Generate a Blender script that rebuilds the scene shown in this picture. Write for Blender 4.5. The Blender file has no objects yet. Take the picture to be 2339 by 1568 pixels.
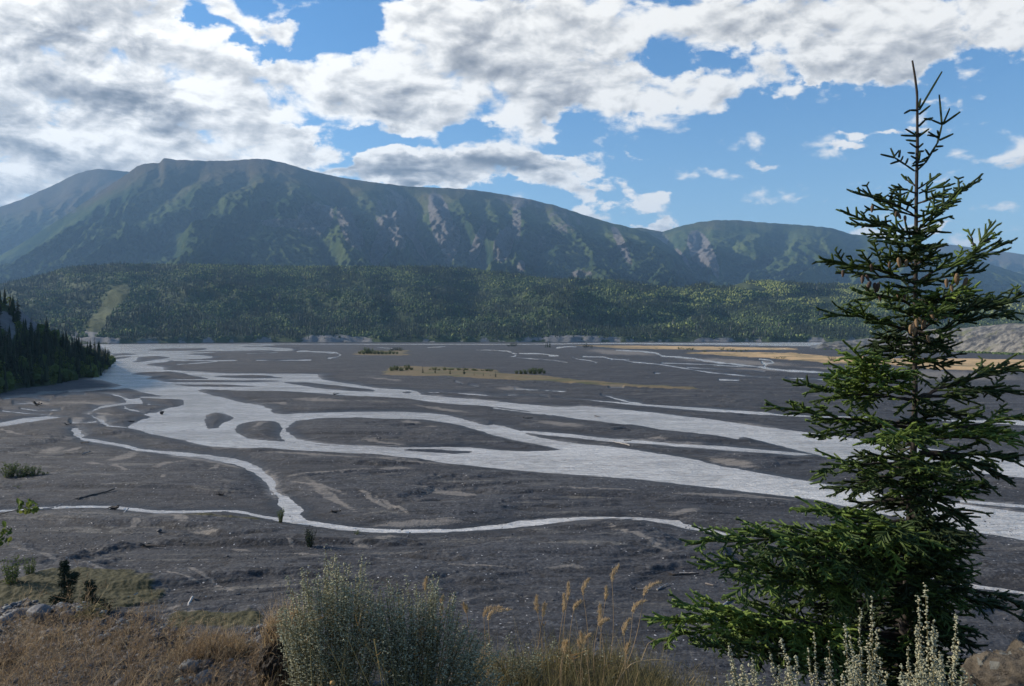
import bpy, math, random
import numpy as np
from mathutils import Vector, Matrix
rng = np.random.default_rng(7); random.seed(7)
S = bpy.context.scene
COL = S.collection
R = math.radians
# ------------------------------------------------------------------ camera
# measured on the photograph enlarged to 2339 x 1568: focal length F, level horizon HY
F, HY, CX, CAMZ = 1670.0, 762.0, 1169.5, 25.0
cam = bpy.data.cameras.new("camera"); co = bpy.data.objects.new("camera", cam); COL.objects.link(co)
co.location = (0, 0, CAMZ); co.rotation_euler = (R(90), 0, 0)
cam.sensor_width = 36; cam.lens = F/2339*36; cam.shift_y = -(784-HY)/2339
cam.clip_start = .05; cam.clip_end = 90000
S.camera = co
S.render.resolution_x, S.render.resolution_y = 1024, 686
# ------------------------------------------------------------------ light
SUN_EL, SUN_AZ = 23, -76          # azimuth clockwise from +Y (forward)
sd = bpy.data.lights.new("sun", 'SUN'); so = bpy.data.objects.new("sun", sd); COL.objects.link(so)
sd.energy = 3.9; sd.angle = R(2.5); sd.color = (1, .89, .75)
sdir = Vector((math.sin(R(SUN_AZ))*math.cos(R(SUN_EL)), math.cos(R(SUN_AZ))*math.cos(R(SUN_EL)), math.sin(R(SUN_EL))))
so.rotation_euler = sdir.to_track_quat('Z', 'Y').to_euler(); so.location = (0, 0, 60)
S.view_settings.view_transform = 'Standard'; S.view_settings.look = 'None'
S.view_settings.gamma = 1; S.view_settings.exposure = 1.15
try:
    S.cycles.volume_bounces = 0; S.cycles.transparent_max_bounces = 12; S.cycles.max_bounces = 6
except Exception: pass

class NT:
    """small helper for node trees"""
    def __init__(s, tree): s.t = tree; s.n = tree.nodes; s.l = tree.links
    def new(s, typ, **kw):
        n = s.n.new(typ)
        for k, v in kw.items(): setattr(n, k, v)
        return n
    def put(s, inp, v):
        if v is None: return
        if isinstance(v, bpy.types.NodeSocket): s.l.new(v, inp)
        else:
            if hasattr(inp.default_value, '__len__') and not isinstance(v, str):
                v = tuple(v)
                if len(inp.default_value) == 4 and len(v) == 3: v = v + (1,)
            inp.default_value = v
    def math(s, op, a, b=None, c=None, clamp=False):
        n = s.new('ShaderNodeMath', operation=op, use_clamp=clamp)
        for i, v in enumerate((a, b, c)): s.put(n.inputs[i], v)
        return n.outputs[0]
    def vm(s, op, a, b=None, scale=None):
        n = s.new('ShaderNodeVectorMath', operation=op)
        s.put(n.inputs[0], a); s.put(n.inputs[1], b)
        if scale is not None: s.put(n.inputs['Scale'], scale)
        return n.outputs['Value'] if op in ('LENGTH', 'DOT_PRODUCT') else n.outputs[0]
    def noise(s, vec, scale, detail=4, rough=.5, dist=0, out=0, lac=2.0):
        n = s.new('ShaderNodeTexNoise'); s.put(n.inputs['Vector'], vec); s.put(n.inputs['Scale'], scale)
        s.put(n.inputs['Detail'], detail); s.put(n.inputs['Roughness'], rough); s.put(n.inputs['Distortion'], dist)
        s.put(n.inputs['Lacunarity'], lac)
        return n.outputs[out]
    def vor(s, vec, scale, feature='F1', out='Distance', rand=1):
        n = s.new('ShaderNodeTexVoronoi', feature=feature); s.put(n.inputs['Vector'], vec); s.put(n.inputs['Scale'], scale)
        s.put(n.inputs['Randomness'], rand)
        return n.outputs[out]
    def sm(s, x, a, b, lo=0., hi=1., kind='SMOOTHSTEP'):
        n = s.new('ShaderNodeMapRange', interpolation_type=kind)
        s.put(n.inputs['Value'], x); s.put(n.inputs['From Min'], a); s.put(n.inputs['From Max'], b)
        s.put(n.inputs['To Min'], lo); s.put(n.inputs['To Max'], hi)
        return n.outputs[0]
    def mix(s, f, a, b, mode='MIX'):
        n = s.new('ShaderNodeMix', data_type='RGBA', blend_type=mode)
        s.put(n.inputs[0], f); s.put(n.inputs[6], a); s.put(n.inputs[7], b)
        return n.outputs[2]
    def mapv(s, vec, loc=(0,0,0), rot=(0,0,0), scale=(1,1,1), typ='POINT'):
        n = s.new('ShaderNodeMapping', vector_type=typ); s.put(n.inputs[0], vec)
        s.put(n.inputs['Location'], loc); s.put(n.inputs['Rotation'], rot); s.put(n.inputs['Scale'], scale)
        return n.outputs[0]
    def attr(s, name, out='Fac'):
        return s.new('ShaderNodeAttribute', attribute_name=name).outputs[out]
    def comb(s, x, y, z=0):
        n = s.new('ShaderNodeCombineXYZ'); s.put(n.inputs[0], x); s.put(n.inputs[1], y); s.put(n.inputs[2], z); return n.outputs[0]

# ------------------------------------------------------------------ world: Nishita sky with a broken layer of clouds
def build_world():
    w = bpy.data.worlds.new("World"); S.world = w; w.use_nodes = True
    w.node_tree.nodes.clear(); k = NT(w.node_tree)
    sky = k.new('ShaderNodeTexSky', sky_type='NISHITA'); sky.sun_disc = False
    sky.sun_elevation = R(SUN_EL); sky.sun_rotation = R(SUN_AZ); sky.altitude = 300; sky.air_density = 1.0; sky.dust_density = .35; sky.ozone_density = 1.8
    skc = None
    d = k.vm('NORMALIZE', k.new('ShaderNodeTexCoord').outputs['Generated'])
    sp = k.new('ShaderNodeSeparateXYZ'); k.put(sp.inputs[0], d); x, y, z = sp.outputs
    yy = k.math('MAXIMUM', k.math('ABSOLUTE', y), .12)
    skc = k.mix(1.0, sky.outputs[0], k.mix(k.sm(z, 0, .42), (.98, 1.05, 1.02), (.46, .86, 1.15)), 'MULTIPLY')
    P = k.comb(k.math('DIVIDE', x, yy), k.math('DIVIDE', z, yy))       # tangent plane of the sky ahead
    zz = k.math('ADD', k.math('MAXIMUM', k.math('DIVIDE', z, yy), 0), .24)
    Q = k.comb(k.math('DIVIDE', k.math('DIVIDE', x, yy), zz), k.math('DIVIDE', 1, zz))   # flat layer seen in perspective
    wn = k.noise(Q, 1.7, 5, .55, out=1)
    wv = k.vm('MULTIPLY', k.vm('SUBTRACT', wn, (.5, .5, .5)), (.16, .10, 0))
    wf = k.vm('MULTIPLY', k.vm('SUBTRACT', k.noise(k.mapv(P, scale=(1, 1.5, 1)), 12, 8, .62, out=1), (.5, .5, .5)), (.17, .11, 0))
    Pw = k.vm('ADD', k.vm('ADD', P, wv), wf)
    def field(blobs, src):
        acc = None
        for (cx, cy, rx, ry, ang, wt) in blobs:
            m = k.mapv(src, ((cx-CX)/F, (HY-cy)/F, 0), (0, 0, R(-ang)), (rx/F, ry/F, 1), 'TEXTURE')
            g = k.new('ShaderNodeTexGradient', gradient_type='SPHERICAL'); k.put(g.inputs[0], m)
            v = k.math('MULTIPLY', k.sm(g.outputs['Fac'], 0, .75), wt)
            acc = v if acc is None else k.math('ADD', acc, v)
        return acc
    # centre x, y, radius x, y (on the enlarged photograph), clockwise tilt, weight
    cover = field(CLOUDS, Pw)
    dark = field(BELLIES, Pw)
    n1 = k.noise(Q, 4.6, 8, .58, dist=.2)
    n1b = k.noise(k.vm('ADD', Q, (-.03, -.06, 0)), 4.6, 4, .5, dist=.2)
    n2 = k.noise(k.mapv(P, scale=(1, 1.5, 1)), 17, 7, .56, dist=.35); n2b = k.noise(k.mapv(k.vm('ADD', P, (-.006, .010, 0)), scale=(1, 1.5, 1)), 17, 5, .52, dist=.35)
    n = k.math('ADD', k.math('MULTIPLY', n1, .55), k.math('MULTIPLY', n2, .45))
    dens = k.math('ADD', k.math('MULTIPLY', k.math('MINIMUM', cover, 1.15), .74), k.math('MULTIPLY', k.math('SUBTRACT', n, .5), 4.0))
    alpha = k.math('POWER', k.sm(dens, .16, .62), .8)
    soft = k.math('ADD', k.math('MULTIPLY', k.noise(Q, 4.6, 2.5, .5, dist=.15), .6), k.math('MULTIPLY', k.noise(k.mapv(P, scale=(1, 1.6, 1)), 9, 4, .55), .4))
    thick = k.sm(k.math('ADD', k.math('MULTIPLY', k.math('MINIMUM', cover, 1.1), .75), k.math('MULTIPLY', k.math('SUBTRACT', soft, .5), 2.6)), .50, 1.15)
    relief = k.math('ADD', k.math('MULTIPLY', k.math('SUBTRACT', n1, n1b), 2.1), k.math('MULTIPLY', k.math('SUBTRACT', n2, n2b), 1.3))
    T = k.sm(k.math('ADD', k.math('MULTIPLY', k.math('MINIMUM', cover, 1.2), .75), k.math('MULTIPLY', k.math('SUBTRACT', soft, .5), 2.2)), .38, 1.25)
    streak = k.sm(k.noise(k.mapv(Q, rot=(0, 0, .25), scale=(1, 1.7, 1)), 3.1, 7, .58, dist=.5), .40, .63)
    dk = k.math('MULTIPLY', k.math('MINIMUM', dark, 1.1), k.math('SUBTRACT', 1, k.math('MULTIPLY', streak, .65)))
    b = k.math('SUBTRACT', .98, k.math('MULTIPLY', T, k.math('ADD', .17, k.math('MULTIPLY', k.math('SUBTRACT', 1, streak), .28))))
    b = k.math('SUBTRACT', b, k.math('MULTIPLY', dk, k.math('MULTIPLY', T, .50)))
    b = k.math('ADD', b, k.math('MULTIPLY', relief, k.sm(dens, .2, .7, .3, 1)))
    b = k.math('MINIMUM', k.math('MAXIMUM', b, .05), 1.0)
    cc = k.mix(k.sm(b, .25, .9, kind='LINEAR'), (.70, .69, .695), (1.0, .972, .915))
    lum = k.sm(b, .05, 1.0, .22, 1.0, kind='LINEAR')
    glow = k.sm(k.vm('LENGTH', k.vm('SUBTRACT', P, (-.50, .46, 0))), .75, .05, 1.0, 1.22)
    ccol = k.vm('SCALE', cc, scale=k.math('MULTIPLY', lum, glow))
    b1 = k.new('ShaderNodeBackground'); k.put(b1.inputs[0], skc); b1.inputs[1].default_value = .068
    b2 = k.new('ShaderNodeBackground'); k.put(b2.inputs[0], ccol); b2.inputs[1].default_value = .50
    mx = k.new('ShaderNodeMixShader'); k.put(mx.inputs[0], alpha); k.l.new(b1.outputs[0], mx.inputs[1]); k.l.new(b2.outputs[0], mx.inputs[2])
    o = k.new('ShaderNodeOutputWorld'); k.l.new(mx.outputs[0], o.inputs[0])
CLOUDS = [
 (110,150,560,330,0,1.2),(300,330,520,170,6,1.0),(60,420,420,180,0,1.0),(480,190,330,200,10,.85),(560,330,260,90,8,.7),
 (-300,200,600,420,0,1.0),(180,-40,420,130,5,.7),(560,30,130,60,30,.35),
 (1010,130,330,170,-4,1.0),(1270,150,330,170,8,1.05),(1480,190,300,80,6,.8),(860,205,260,90,12,.8),(1160,240,210,80,10,.7),
 (1250,270,170,70,-20,.55),(1420,40,300,110,12,.75),(960,50,130,70,-20,.5),(1130,40,170,70,0,.45),(820,255,220,60,6,.5),
 (1900,40,470,150,2,.95),(2150,60,330,140,-12,.9),(1650,30,260,80,20,.5),(1620,112,60,20,20,-.3),(1790,100,60,40,0,-.4),(1930,120,120,80,10,.5),(2050,115,130,80,-10,.5),(2400,-20,300,160,0,.9),
 (1730,170,85,42,10,.7),(1820,197,60,30,0,.55),(1862,152,50,26,0,.6),
 (1010,378,300,72,3,1.2),(1180,385,200,60,4,.95),(1310,392,110,42,-8,.8),(840,385,160,60,4,.7),(1140,428,260,30,4,.6),(900,325,90,26,-16,.55),
 (1330,452,85,36,-12,.75),(1440,457,62,42,5,.85),(1240,440,110,34,8,.6),(1385,492,70,28,25,.6),(1500,516,100,24,2,.95),
 (1760,361,75,20,2,.75),(1965,326,60,20,-8,.7),(2010,296,80,18,3,.7),(2080,300,60,16,0,.5),(2186,496,60,20,-8,.8),(1990,530,90,34,-10,.7),(2060,560,70,24,0,.5),
 (2160,255,70,18,0,.42),(2280,350,90,14,0,.38),(1460,372,30,14,0,.4),
 (585,90,100,40,25,-.6),(650,120,60,30,20,-.3),(680,190,150,90,0,.35),(560,250,120,60,0,.3),(690,85,190,55,18,.45),(400,75,50,22,20,-.5),(270,60,90,16,20,-.3),(480,30,120,30,15,-.5),(700,30,80,40,0,-.5),(800,70,85,85,30,-.7),(1520,100,60,26,35,-.4),(1560,180,170,60,4,.5),(1000,235,230,60,2,.4),(640,320,150,34,6,.6),(790,355,90,24,0,.4),(700,110,50,40,0,-.4),(500,262,70,26,15,-.55),(880,300,140,20,4,-.4),(80,65,90,16,15,-.35),(620,170,60,30,0,-.2)]
BELLIES = [(330,120,260,26,8,.4),(60,95,200,30,-4,.5),(500,230,200,26,10,.4),(1330,110,200,22,6,.35),(60,160,560,110,5,1.0),(330,210,300,60,8,.7),(-100,300,500,120,0,.7),(60,400,420,90,0,.6),(250,280,330,40,8,.45),(1180,150,330,70,6,.45),(940,200,200,40,8,.3),
 (1030,385,330,46,3,1.35),(1100,400,240,34,3,.7),(2150,40,330,70,-6,.5),(1500,190,160,30,5,.35),(1440,470,50,20,0,.3)]
build_world()
# ------------------------------------------------------------------ helpers
def gp(X, Y):                       # a place on the river flat (z = 0)
    d = CAMZ*F/(Y-HY); return ((X-CX)/F*d, d)
def pt(X, Y, d):                    # a place at depth d
    return np.array([(X-CX)/F*d, d, CAMZ-(Y-HY)/F*d])
def tag(o, label=None, cat=None, group=None, kind=None):
    if label: o['label'] = label
    if cat: o['category'] = cat
    if group: o['group'] = group
    if kind: o['kind'] = kind
    return o
def empty(name, loc=(0,0,0)):
    o = bpy.data.objects.new(name, None); COL.objects.link(o); o.location = loc; o.empty_display_size = .2; return o
def mkmesh(name, V, faces, mats, attrs=None, smooth=False, midx=None):
    """V (n,3); faces: list of int arrays, each (m,3) or (m,4)"""
    me = bpy.data.meshes.new(name)
    V = np.asarray(V, dtype=np.float32)
    faces = [np.asarray(f, dtype=np.int32) for f in faces if len(f)]
    me.vertices.add(len(V)); me.vertices.foreach_set('co', V.ravel())
    nl = sum(f.size for f in faces); nf = sum(len(f) for f in faces)
    me.loops.add(nl); me.loops.foreach_set('vertex_index', np.concatenate([f.ravel() for f in faces]))
    tot = np.concatenate([np.full(len(f), f.shape[1], dtype=np.int32) for f in faces])
    me.polygons.add(nf)
    me.polygons.foreach_set('loop_start', np.concatenate([[0], np.cumsum(tot)[:-1]]).astype(np.int32))
    me.polygons.foreach_set('loop_total', tot)
    for m in mats: me.materials.append(m)
    if midx is not None: me.polygons.foreach_set('material_index', np.asarray(midx, dtype=np.int32))
    me.polygons.foreach_set('use_smooth', np.full(nf, smooth))
    for k, a in (attrs or {}).items():
        at = me.attributes.new(k, 'FLOAT', 'POINT'); at.data.foreach_set('value', np.asarray(a, dtype=np.float32))
    me.update(calc_edges=True); me.validate()
    return me
def link(name, me, parent=None, loc=None, rotz=0, scale=None):
    o = bpy.data.objects.new(name, me); COL.objects.link(o)
    if parent is not None: o.parent = parent
    if loc is not None: o.location = [float(c) for c in loc]
    if rotz: o.rotation_euler[2] = rotz
    if scale is not None: o.scale = scale if hasattr(scale, '__len__') else (scale,)*3
    return o
class Acc:
    """gathers vertex / face blocks into one mesh"""
    def __init__(s): s.v = []; s.f = {}; s.n = 0; s.a = []; 
    def add(s, V, Fc, a=0., m=0):
        V = np.asarray(V, float).reshape(-1, 3); Fc = np.asarray(Fc)
        s.f.setdefault((Fc.shape[1], m), []).append(Fc+s.n); s.v.append(V); s.n += len(V)
        s.a.append(np.broadcast_to(np.asarray(a, float), (len(V),)))
    def mesh(s, name, mats, smooth=False):
        fs = []; mi = []
        for (k, m), L in s.f.items():
            f = np.concatenate(L); fs.append(f); mi.append(np.full(len(f), m))
        return mkmesh(name, np.concatenate(s.v), fs, mats, {'tint': np.concatenate(s.a)}, smooth, np.concatenate(mi))
def perlin(x, y, seed=0):
    xi = np.floor(x).astype(np.int64); yi = np.floor(y).astype(np.int64); xf = x-xi; yf = y-yi
    def g(ix, iy, fx, fy):
        h = (ix*374761393 + iy*668265263 + seed*1442695041) & 0xffffffff
        h = ((h ^ (h >> 13))*1274126177) & 0xffffffff; h = h ^ (h >> 16)
        a = (h & 0xffff)/65536.*2*np.pi
        return np.cos(a)*fx + np.sin(a)*fy
    u = xf*xf*xf*(xf*(xf*6-15)+10); v = yf*yf*yf*(yf*(yf*6-15)+10)
    n00 = g(xi, yi, xf, yf); n10 = g(xi+1, yi, xf-1, yf); n01 = g(xi, yi+1, xf, yf-1); n11 = g(xi+1, yi+1, xf-1, yf-1)
    return ((n00*(1-u)+n10*u)*(1-v) + (n01*(1-u)+n11*u)*v)*1.5
def fbm(x, y, oct=5, seed=0, gain=.5, ridged=False):
    s = 0; a = 1; f = 1; t = 0
    for i in range(oct):
        p = perlin(x*f+i*17.3, y*f-i*9.1, seed+i)
        if ridged: p = 1-2*np.abs(p)
        s = s+a*p; t += a; a *= gain; f *= 2.03
    return s/t
def grid_faces(nr, nc):
    i = np.arange(nr*nc).reshape(nr, nc)
    return np.stack([i[:-1, :-1].ravel(), i[:-1, 1:].ravel(), i[1:, 1:].ravel(), i[1:, :-1].ravel()], 1)
def inside(poly, X, Y):
    poly = np.asarray(poly, float); c = np.zeros(X.shape, bool); n = len(poly)
    for i in range(n):
        x0, y0 = poly[i]; x1, y1 = poly[i-1]
        if y0 == y1: continue
        c ^= ((y0 > Y) != (y1 > Y)) & (X < (x1-x0)*(Y-y0)/(y1-y0)+x0)
    return c
def seg_dist(X, Y, a, b):
    ax, ay = a; bx, by = b; dx, dy = bx-ax, by-ay
    t = np.clip(((X-ax)*dx+(Y-ay)*dy)/(dx*dx+dy*dy+1e-12), 0, 1)
    return np.hypot(X-ax-t*dx, Y-ay-t*dy)
def tube(acc, P, r, n=5, a=0., m=0, cap=True):
    """tapered tube through points P with radii r"""
    P = np.asarray(P, float); r = np.broadcast_to(np.asarray(r, float), (len(P),))
    T = np.gradient(P, axis=0); T /= np.linalg.norm(T, axis=1)[:, None]+1e-12
    ref = np.array([.31, .17, .93]) if abs(T[0][2]) < .9 else np.array([1., .1, 0])
    A = np.cross(T, ref); A /= np.linalg.norm(A, axis=1)[:, None]+1e-12; B = np.cross(T, A)
    th = np.arange(n)/n*2*np.pi
    V = P[:, None]+r[:, None, None]*(np.cos(th)[None, :, None]*A[:, None]+np.sin(th)[None, :, None]*B[:, None])
    k = np.arange(len(P)*n).reshape(len(P), n); k2 = np.roll(k, -1, 1)
    Fc = np.stack([k[:-1].ravel(), k2[:-1].ravel(), k2[1:].ravel(), k[1:].ravel()], 1)
    acc.add(V, Fc, a, m)
    if cap:
        acc.add([P[0], *V[0]], [[0, 1+(i+1) % n, 1+i] for i in range(n)], a if np.isscalar(a) else 0, m)
        acc.add([P[-1], *V[-1]], [[0, 1+i, 1+(i+1) % n] for i in range(n)], a if np.isscalar(a) else 0, m)
def ribbons(acc, P0, D, L, w, nseg=4, bend=None, a=0., m=0, taper=True):
    """many curved blades at once: roots P0 (n,3), directions D (n,3), lengths L (n,), width w (n,)"""
    n = len(P0); P0 = np.asarray(P0, float); D = np.asarray(D, float); L = np.broadcast_to(L, (n,)); w = np.broadcast_to(w, (n,))
    D = D/np.linalg.norm(D, axis=1)[:, None]
    bend = np.zeros((n, 3)) if bend is None else np.broadcast_to(bend, (n, 3))
    s = np.cross(D, rng.normal(size=(n, 3))); s /= np.linalg.norm(s, axis=1)[:, None]
    t = np.linspace(0, 1, nseg+1)[None, :, None]
    C = P0[:, None]+D[:, None]*t*L[:, None, None]+bend[:, None]*(t**2)*L[:, None, None]
    ww = w[:, None, None]*(1-.85*t if taper else 1+0*t)*.5
    V = np.stack([C-s[:, None]*ww, C+s[:, None]*ww], 2)       # n, seg+1, 2, 3
    k = np.arange(n*(nseg+1)*2).reshape(n, nseg+1, 2)
    Fc = np.stack([k[:, :-1, 0].ravel(), k[:, :-1, 1].ravel(), k[:, 1:, 1].ravel(), k[:, 1:, 0].ravel()], 1)
    aa = np.repeat(np.broadcast_to(np.asarray(a, float), (n,)), (nseg+1)*2)
    acc.add(V, Fc, aa, m)
    return C[:, -1]
PHI = (1+5**.5)/2
ICOV = np.array([(-1,PHI,0),(1,PHI,0),(-1,-PHI,0),(1,-PHI,0),(0,-1,PHI),(0,1,PHI),(0,-1,-PHI),(0,1,-PHI),(PHI,0,-1),(PHI,0,1),(-PHI,0,-1),(-PHI,0,1)])/math.hypot(1, PHI)
ICOF = np.array([(0,11,5),(0,5,1),(0,1,7),(0,7,10),(0,10,11),(1,5,9),(5,11,4),(11,10,2),(10,7,6),(7,1,8),(3,9,4),(3,4,2),(3,2,6),(3,6,8),(3,8,9),(4,9,5),(2,4,11),(6,2,10),(8,6,7),(9,8,1)])
def ico(sub):
    V = [tuple(v) for v in ICOV]; Fs = [tuple(f) for f in ICOF]
    for _ in range(sub):
        cache = {}; nf = []
        def mid(a, b):
            kk = (min(a, b), max(a, b))
            if kk not in cache:
                m = (np.array(V[a])+np.array(V[b])); m /= np.linalg.norm(m); V.append(tuple(m)); cache[kk] = len(V)-1
            return cache[kk]
        for a, b, c in Fs:
            x, y, z = mid(a, b), mid(b, c), mid(c, a); nf += [(a, x, z), (b, y, x), (c, z, y), (x, y, z)]
        Fs = nf
    return np.array(V), np.array(Fs)
def scatter(acc, TV, TF, pos, sc, rot=None, a=0., m=0, jitter=0.):
    """copies of a small template at pos (n,3), scale sc (n,3), yaw rot (n,)"""
    n = len(pos); rot = rng.uniform(0, 6.28, n) if rot is None else rot
    V = TV[None]*np.asarray(sc, float).reshape(n, 1, -1)
    if jitter: V = V*(1+rng.uniform(-jitter, jitter, (n, len(TV), 1)))
    c, s = np.cos(rot)[:, None], np.sin(rot)[:, None]
    V = np.stack([V[..., 0]*c-V[..., 1]*s, V[..., 0]*s+V[..., 1]*c, V[..., 2]], 2)+np.asarray(pos)[:, None]
    Fc = (TF[None]+(np.arange(n)*len(TV))[:, None, None]).reshape(-1, TF.shape[1])
    acc.add(V, Fc, np.repeat(np.broadcast_to(np.asarray(a, float), (n,)), len(TV)), m)

# ------------------------------------------------------------------ materials
def mat(name, fn):
    m = bpy.data.materials.new(name); m.use_nodes = True; m.node_tree.nodes.clear(); k = NT(m.node_tree)
    p = k.new('ShaderNodeBsdfPrincipled'); o = k.new('ShaderNodeOutputMaterial'); k.l.new(p.outputs[0], o.inputs[0])
    p.inputs['Specular IOR Level'].default_value = .25
    fn(k, p, o); return m
def bump(k, p, h, strength=.5, dist=.05):
    b = k.new('ShaderNodeBump'); k.put(b.inputs['Height'], h); k.put(b.inputs['Strength'], strength); k.put(b.inputs['Distance'], dist)
    k.l.new(b.outputs[0], p.inputs['Normal'])
def pos(k): return k.new('ShaderNodeNewGeometry').outputs['Position']
def ramp(k, f, stops):
    r = k.new('ShaderNodeValToRGB'); e = r.color_ramp.elements
    while len(e) < len(stops): e.new(.5)
    for i, (p_, c) in enumerate(stops): e[i].position = p_; e[i].color = (*c, 1)
    k.put(r.inputs[0], f); return r.outputs[0]
def tintmat(name, stops, rough=.8, noise=None, trans=0):
    def fn(k, p, o):
        f = k.attr('tint')
        c = ramp(k, f, stops)
        if noise: c = k.mix(1, c, k.mix(k.noise(pos(k), noise, 3), (.55,.55,.55), (1.4,1.4,1.4)), 'MULTIPLY')
        k.put(p.inputs['Base Color'], c); p.inputs['Roughness'].default_value = rough
        if trans:
            t = k.new('ShaderNodeBsdfTranslucent'); k.put(t.inputs[0], c); mx = k.new('ShaderNodeMixShader'); mx.inputs[0].default_value = trans
            k.l.new(p.outputs[0], mx.inputs[1]); k.l.new(t.outputs[0], mx.inputs[2]); k.l.new(mx.outputs[0], o.inputs[0])
    return mat(name, fn)
M = {}
M['far_conifer'] = tintmat('far_conifer', [(0,(.012,.020,.016)),(.55,(.030,.048,.028)),(.85,(.065,.080,.055)),(1,(.15,.145,.13))], .9)
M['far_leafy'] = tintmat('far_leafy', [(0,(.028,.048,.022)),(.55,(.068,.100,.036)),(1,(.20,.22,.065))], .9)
M['conifer'] = tintmat('conifer', [(0,(.012,.022,.012)),(.6,(.026,.042,.018)),(1,(.05,.07,.025))], .85)
M['leafy'] = tintmat('leafy', [(0,(.04,.065,.020)),(.6,(.085,.125,.030)),(1,(.18,.19,.045))], .8, trans=.35)
M['wood'] = tintmat('wood', [(0,(.03,.025,.022)),(.5,(.16,.14,.125)),(1,(.42,.39,.36))], .85, noise=9)
M['bark'] = tintmat('bark', [(0,(.018,.015,.013)),(1,(.050,.042,.036))], .9, noise=40)
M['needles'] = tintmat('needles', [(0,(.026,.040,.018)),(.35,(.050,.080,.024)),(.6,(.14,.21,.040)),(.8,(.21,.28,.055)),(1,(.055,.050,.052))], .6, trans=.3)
M['cone'] = tintmat('cone', [(0,(.05,.032,.025)),(1,(.19,.125,.065))], .7)
M['sage'] = tintmat('sage', [(0,(.05,.062,.04)),(.5,(.185,.20,.14)),(.8,(.38,.38,.27)),(1,(.50,.44,.27))], .85, trans=.3)
M['straw'] = tintmat('straw', [(0,(.11,.078,.052)),(.5,(.28,.20,.12)),(1,(.56,.42,.23))], .8, trans=.25)
M['grassy'] = tintmat('grassy', [(0,(.075,.075,.038)),(.5,(.18,.155,.070)),(1,(.38,.29,.13))], .8, trans=.25)
M['yellow'] = tintmat('yellow', [(0,(.28,.17,.07)),(.6,(.40,.24,.08)),(1,(.65,.50,.08))], .8)
def _rock(k, p, o):
    P = pos(k); t = k.attr('tint')
    c = ramp(k, t, [(0,(.045,.045,.05)),(.4,(.12,.12,.125)),(.7,(.19,.20,.195)),(.85,(.16,.19,.17)),(1,(.36,.33,.30))])
    c = k.mix(1, c, k.mix(k.noise(P, 60, 4, .6), (.55,.55,.55), (1.35,1.35,1.35)), 'MULTIPLY')
    k.put(p.inputs['Base Color'], c); p.inputs['Roughness'].default_value = .75; bump(k, p, k.noise(P, 90, 4, .6), .4, .004)
M['rock'] = mat('rock', _rock)
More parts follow.
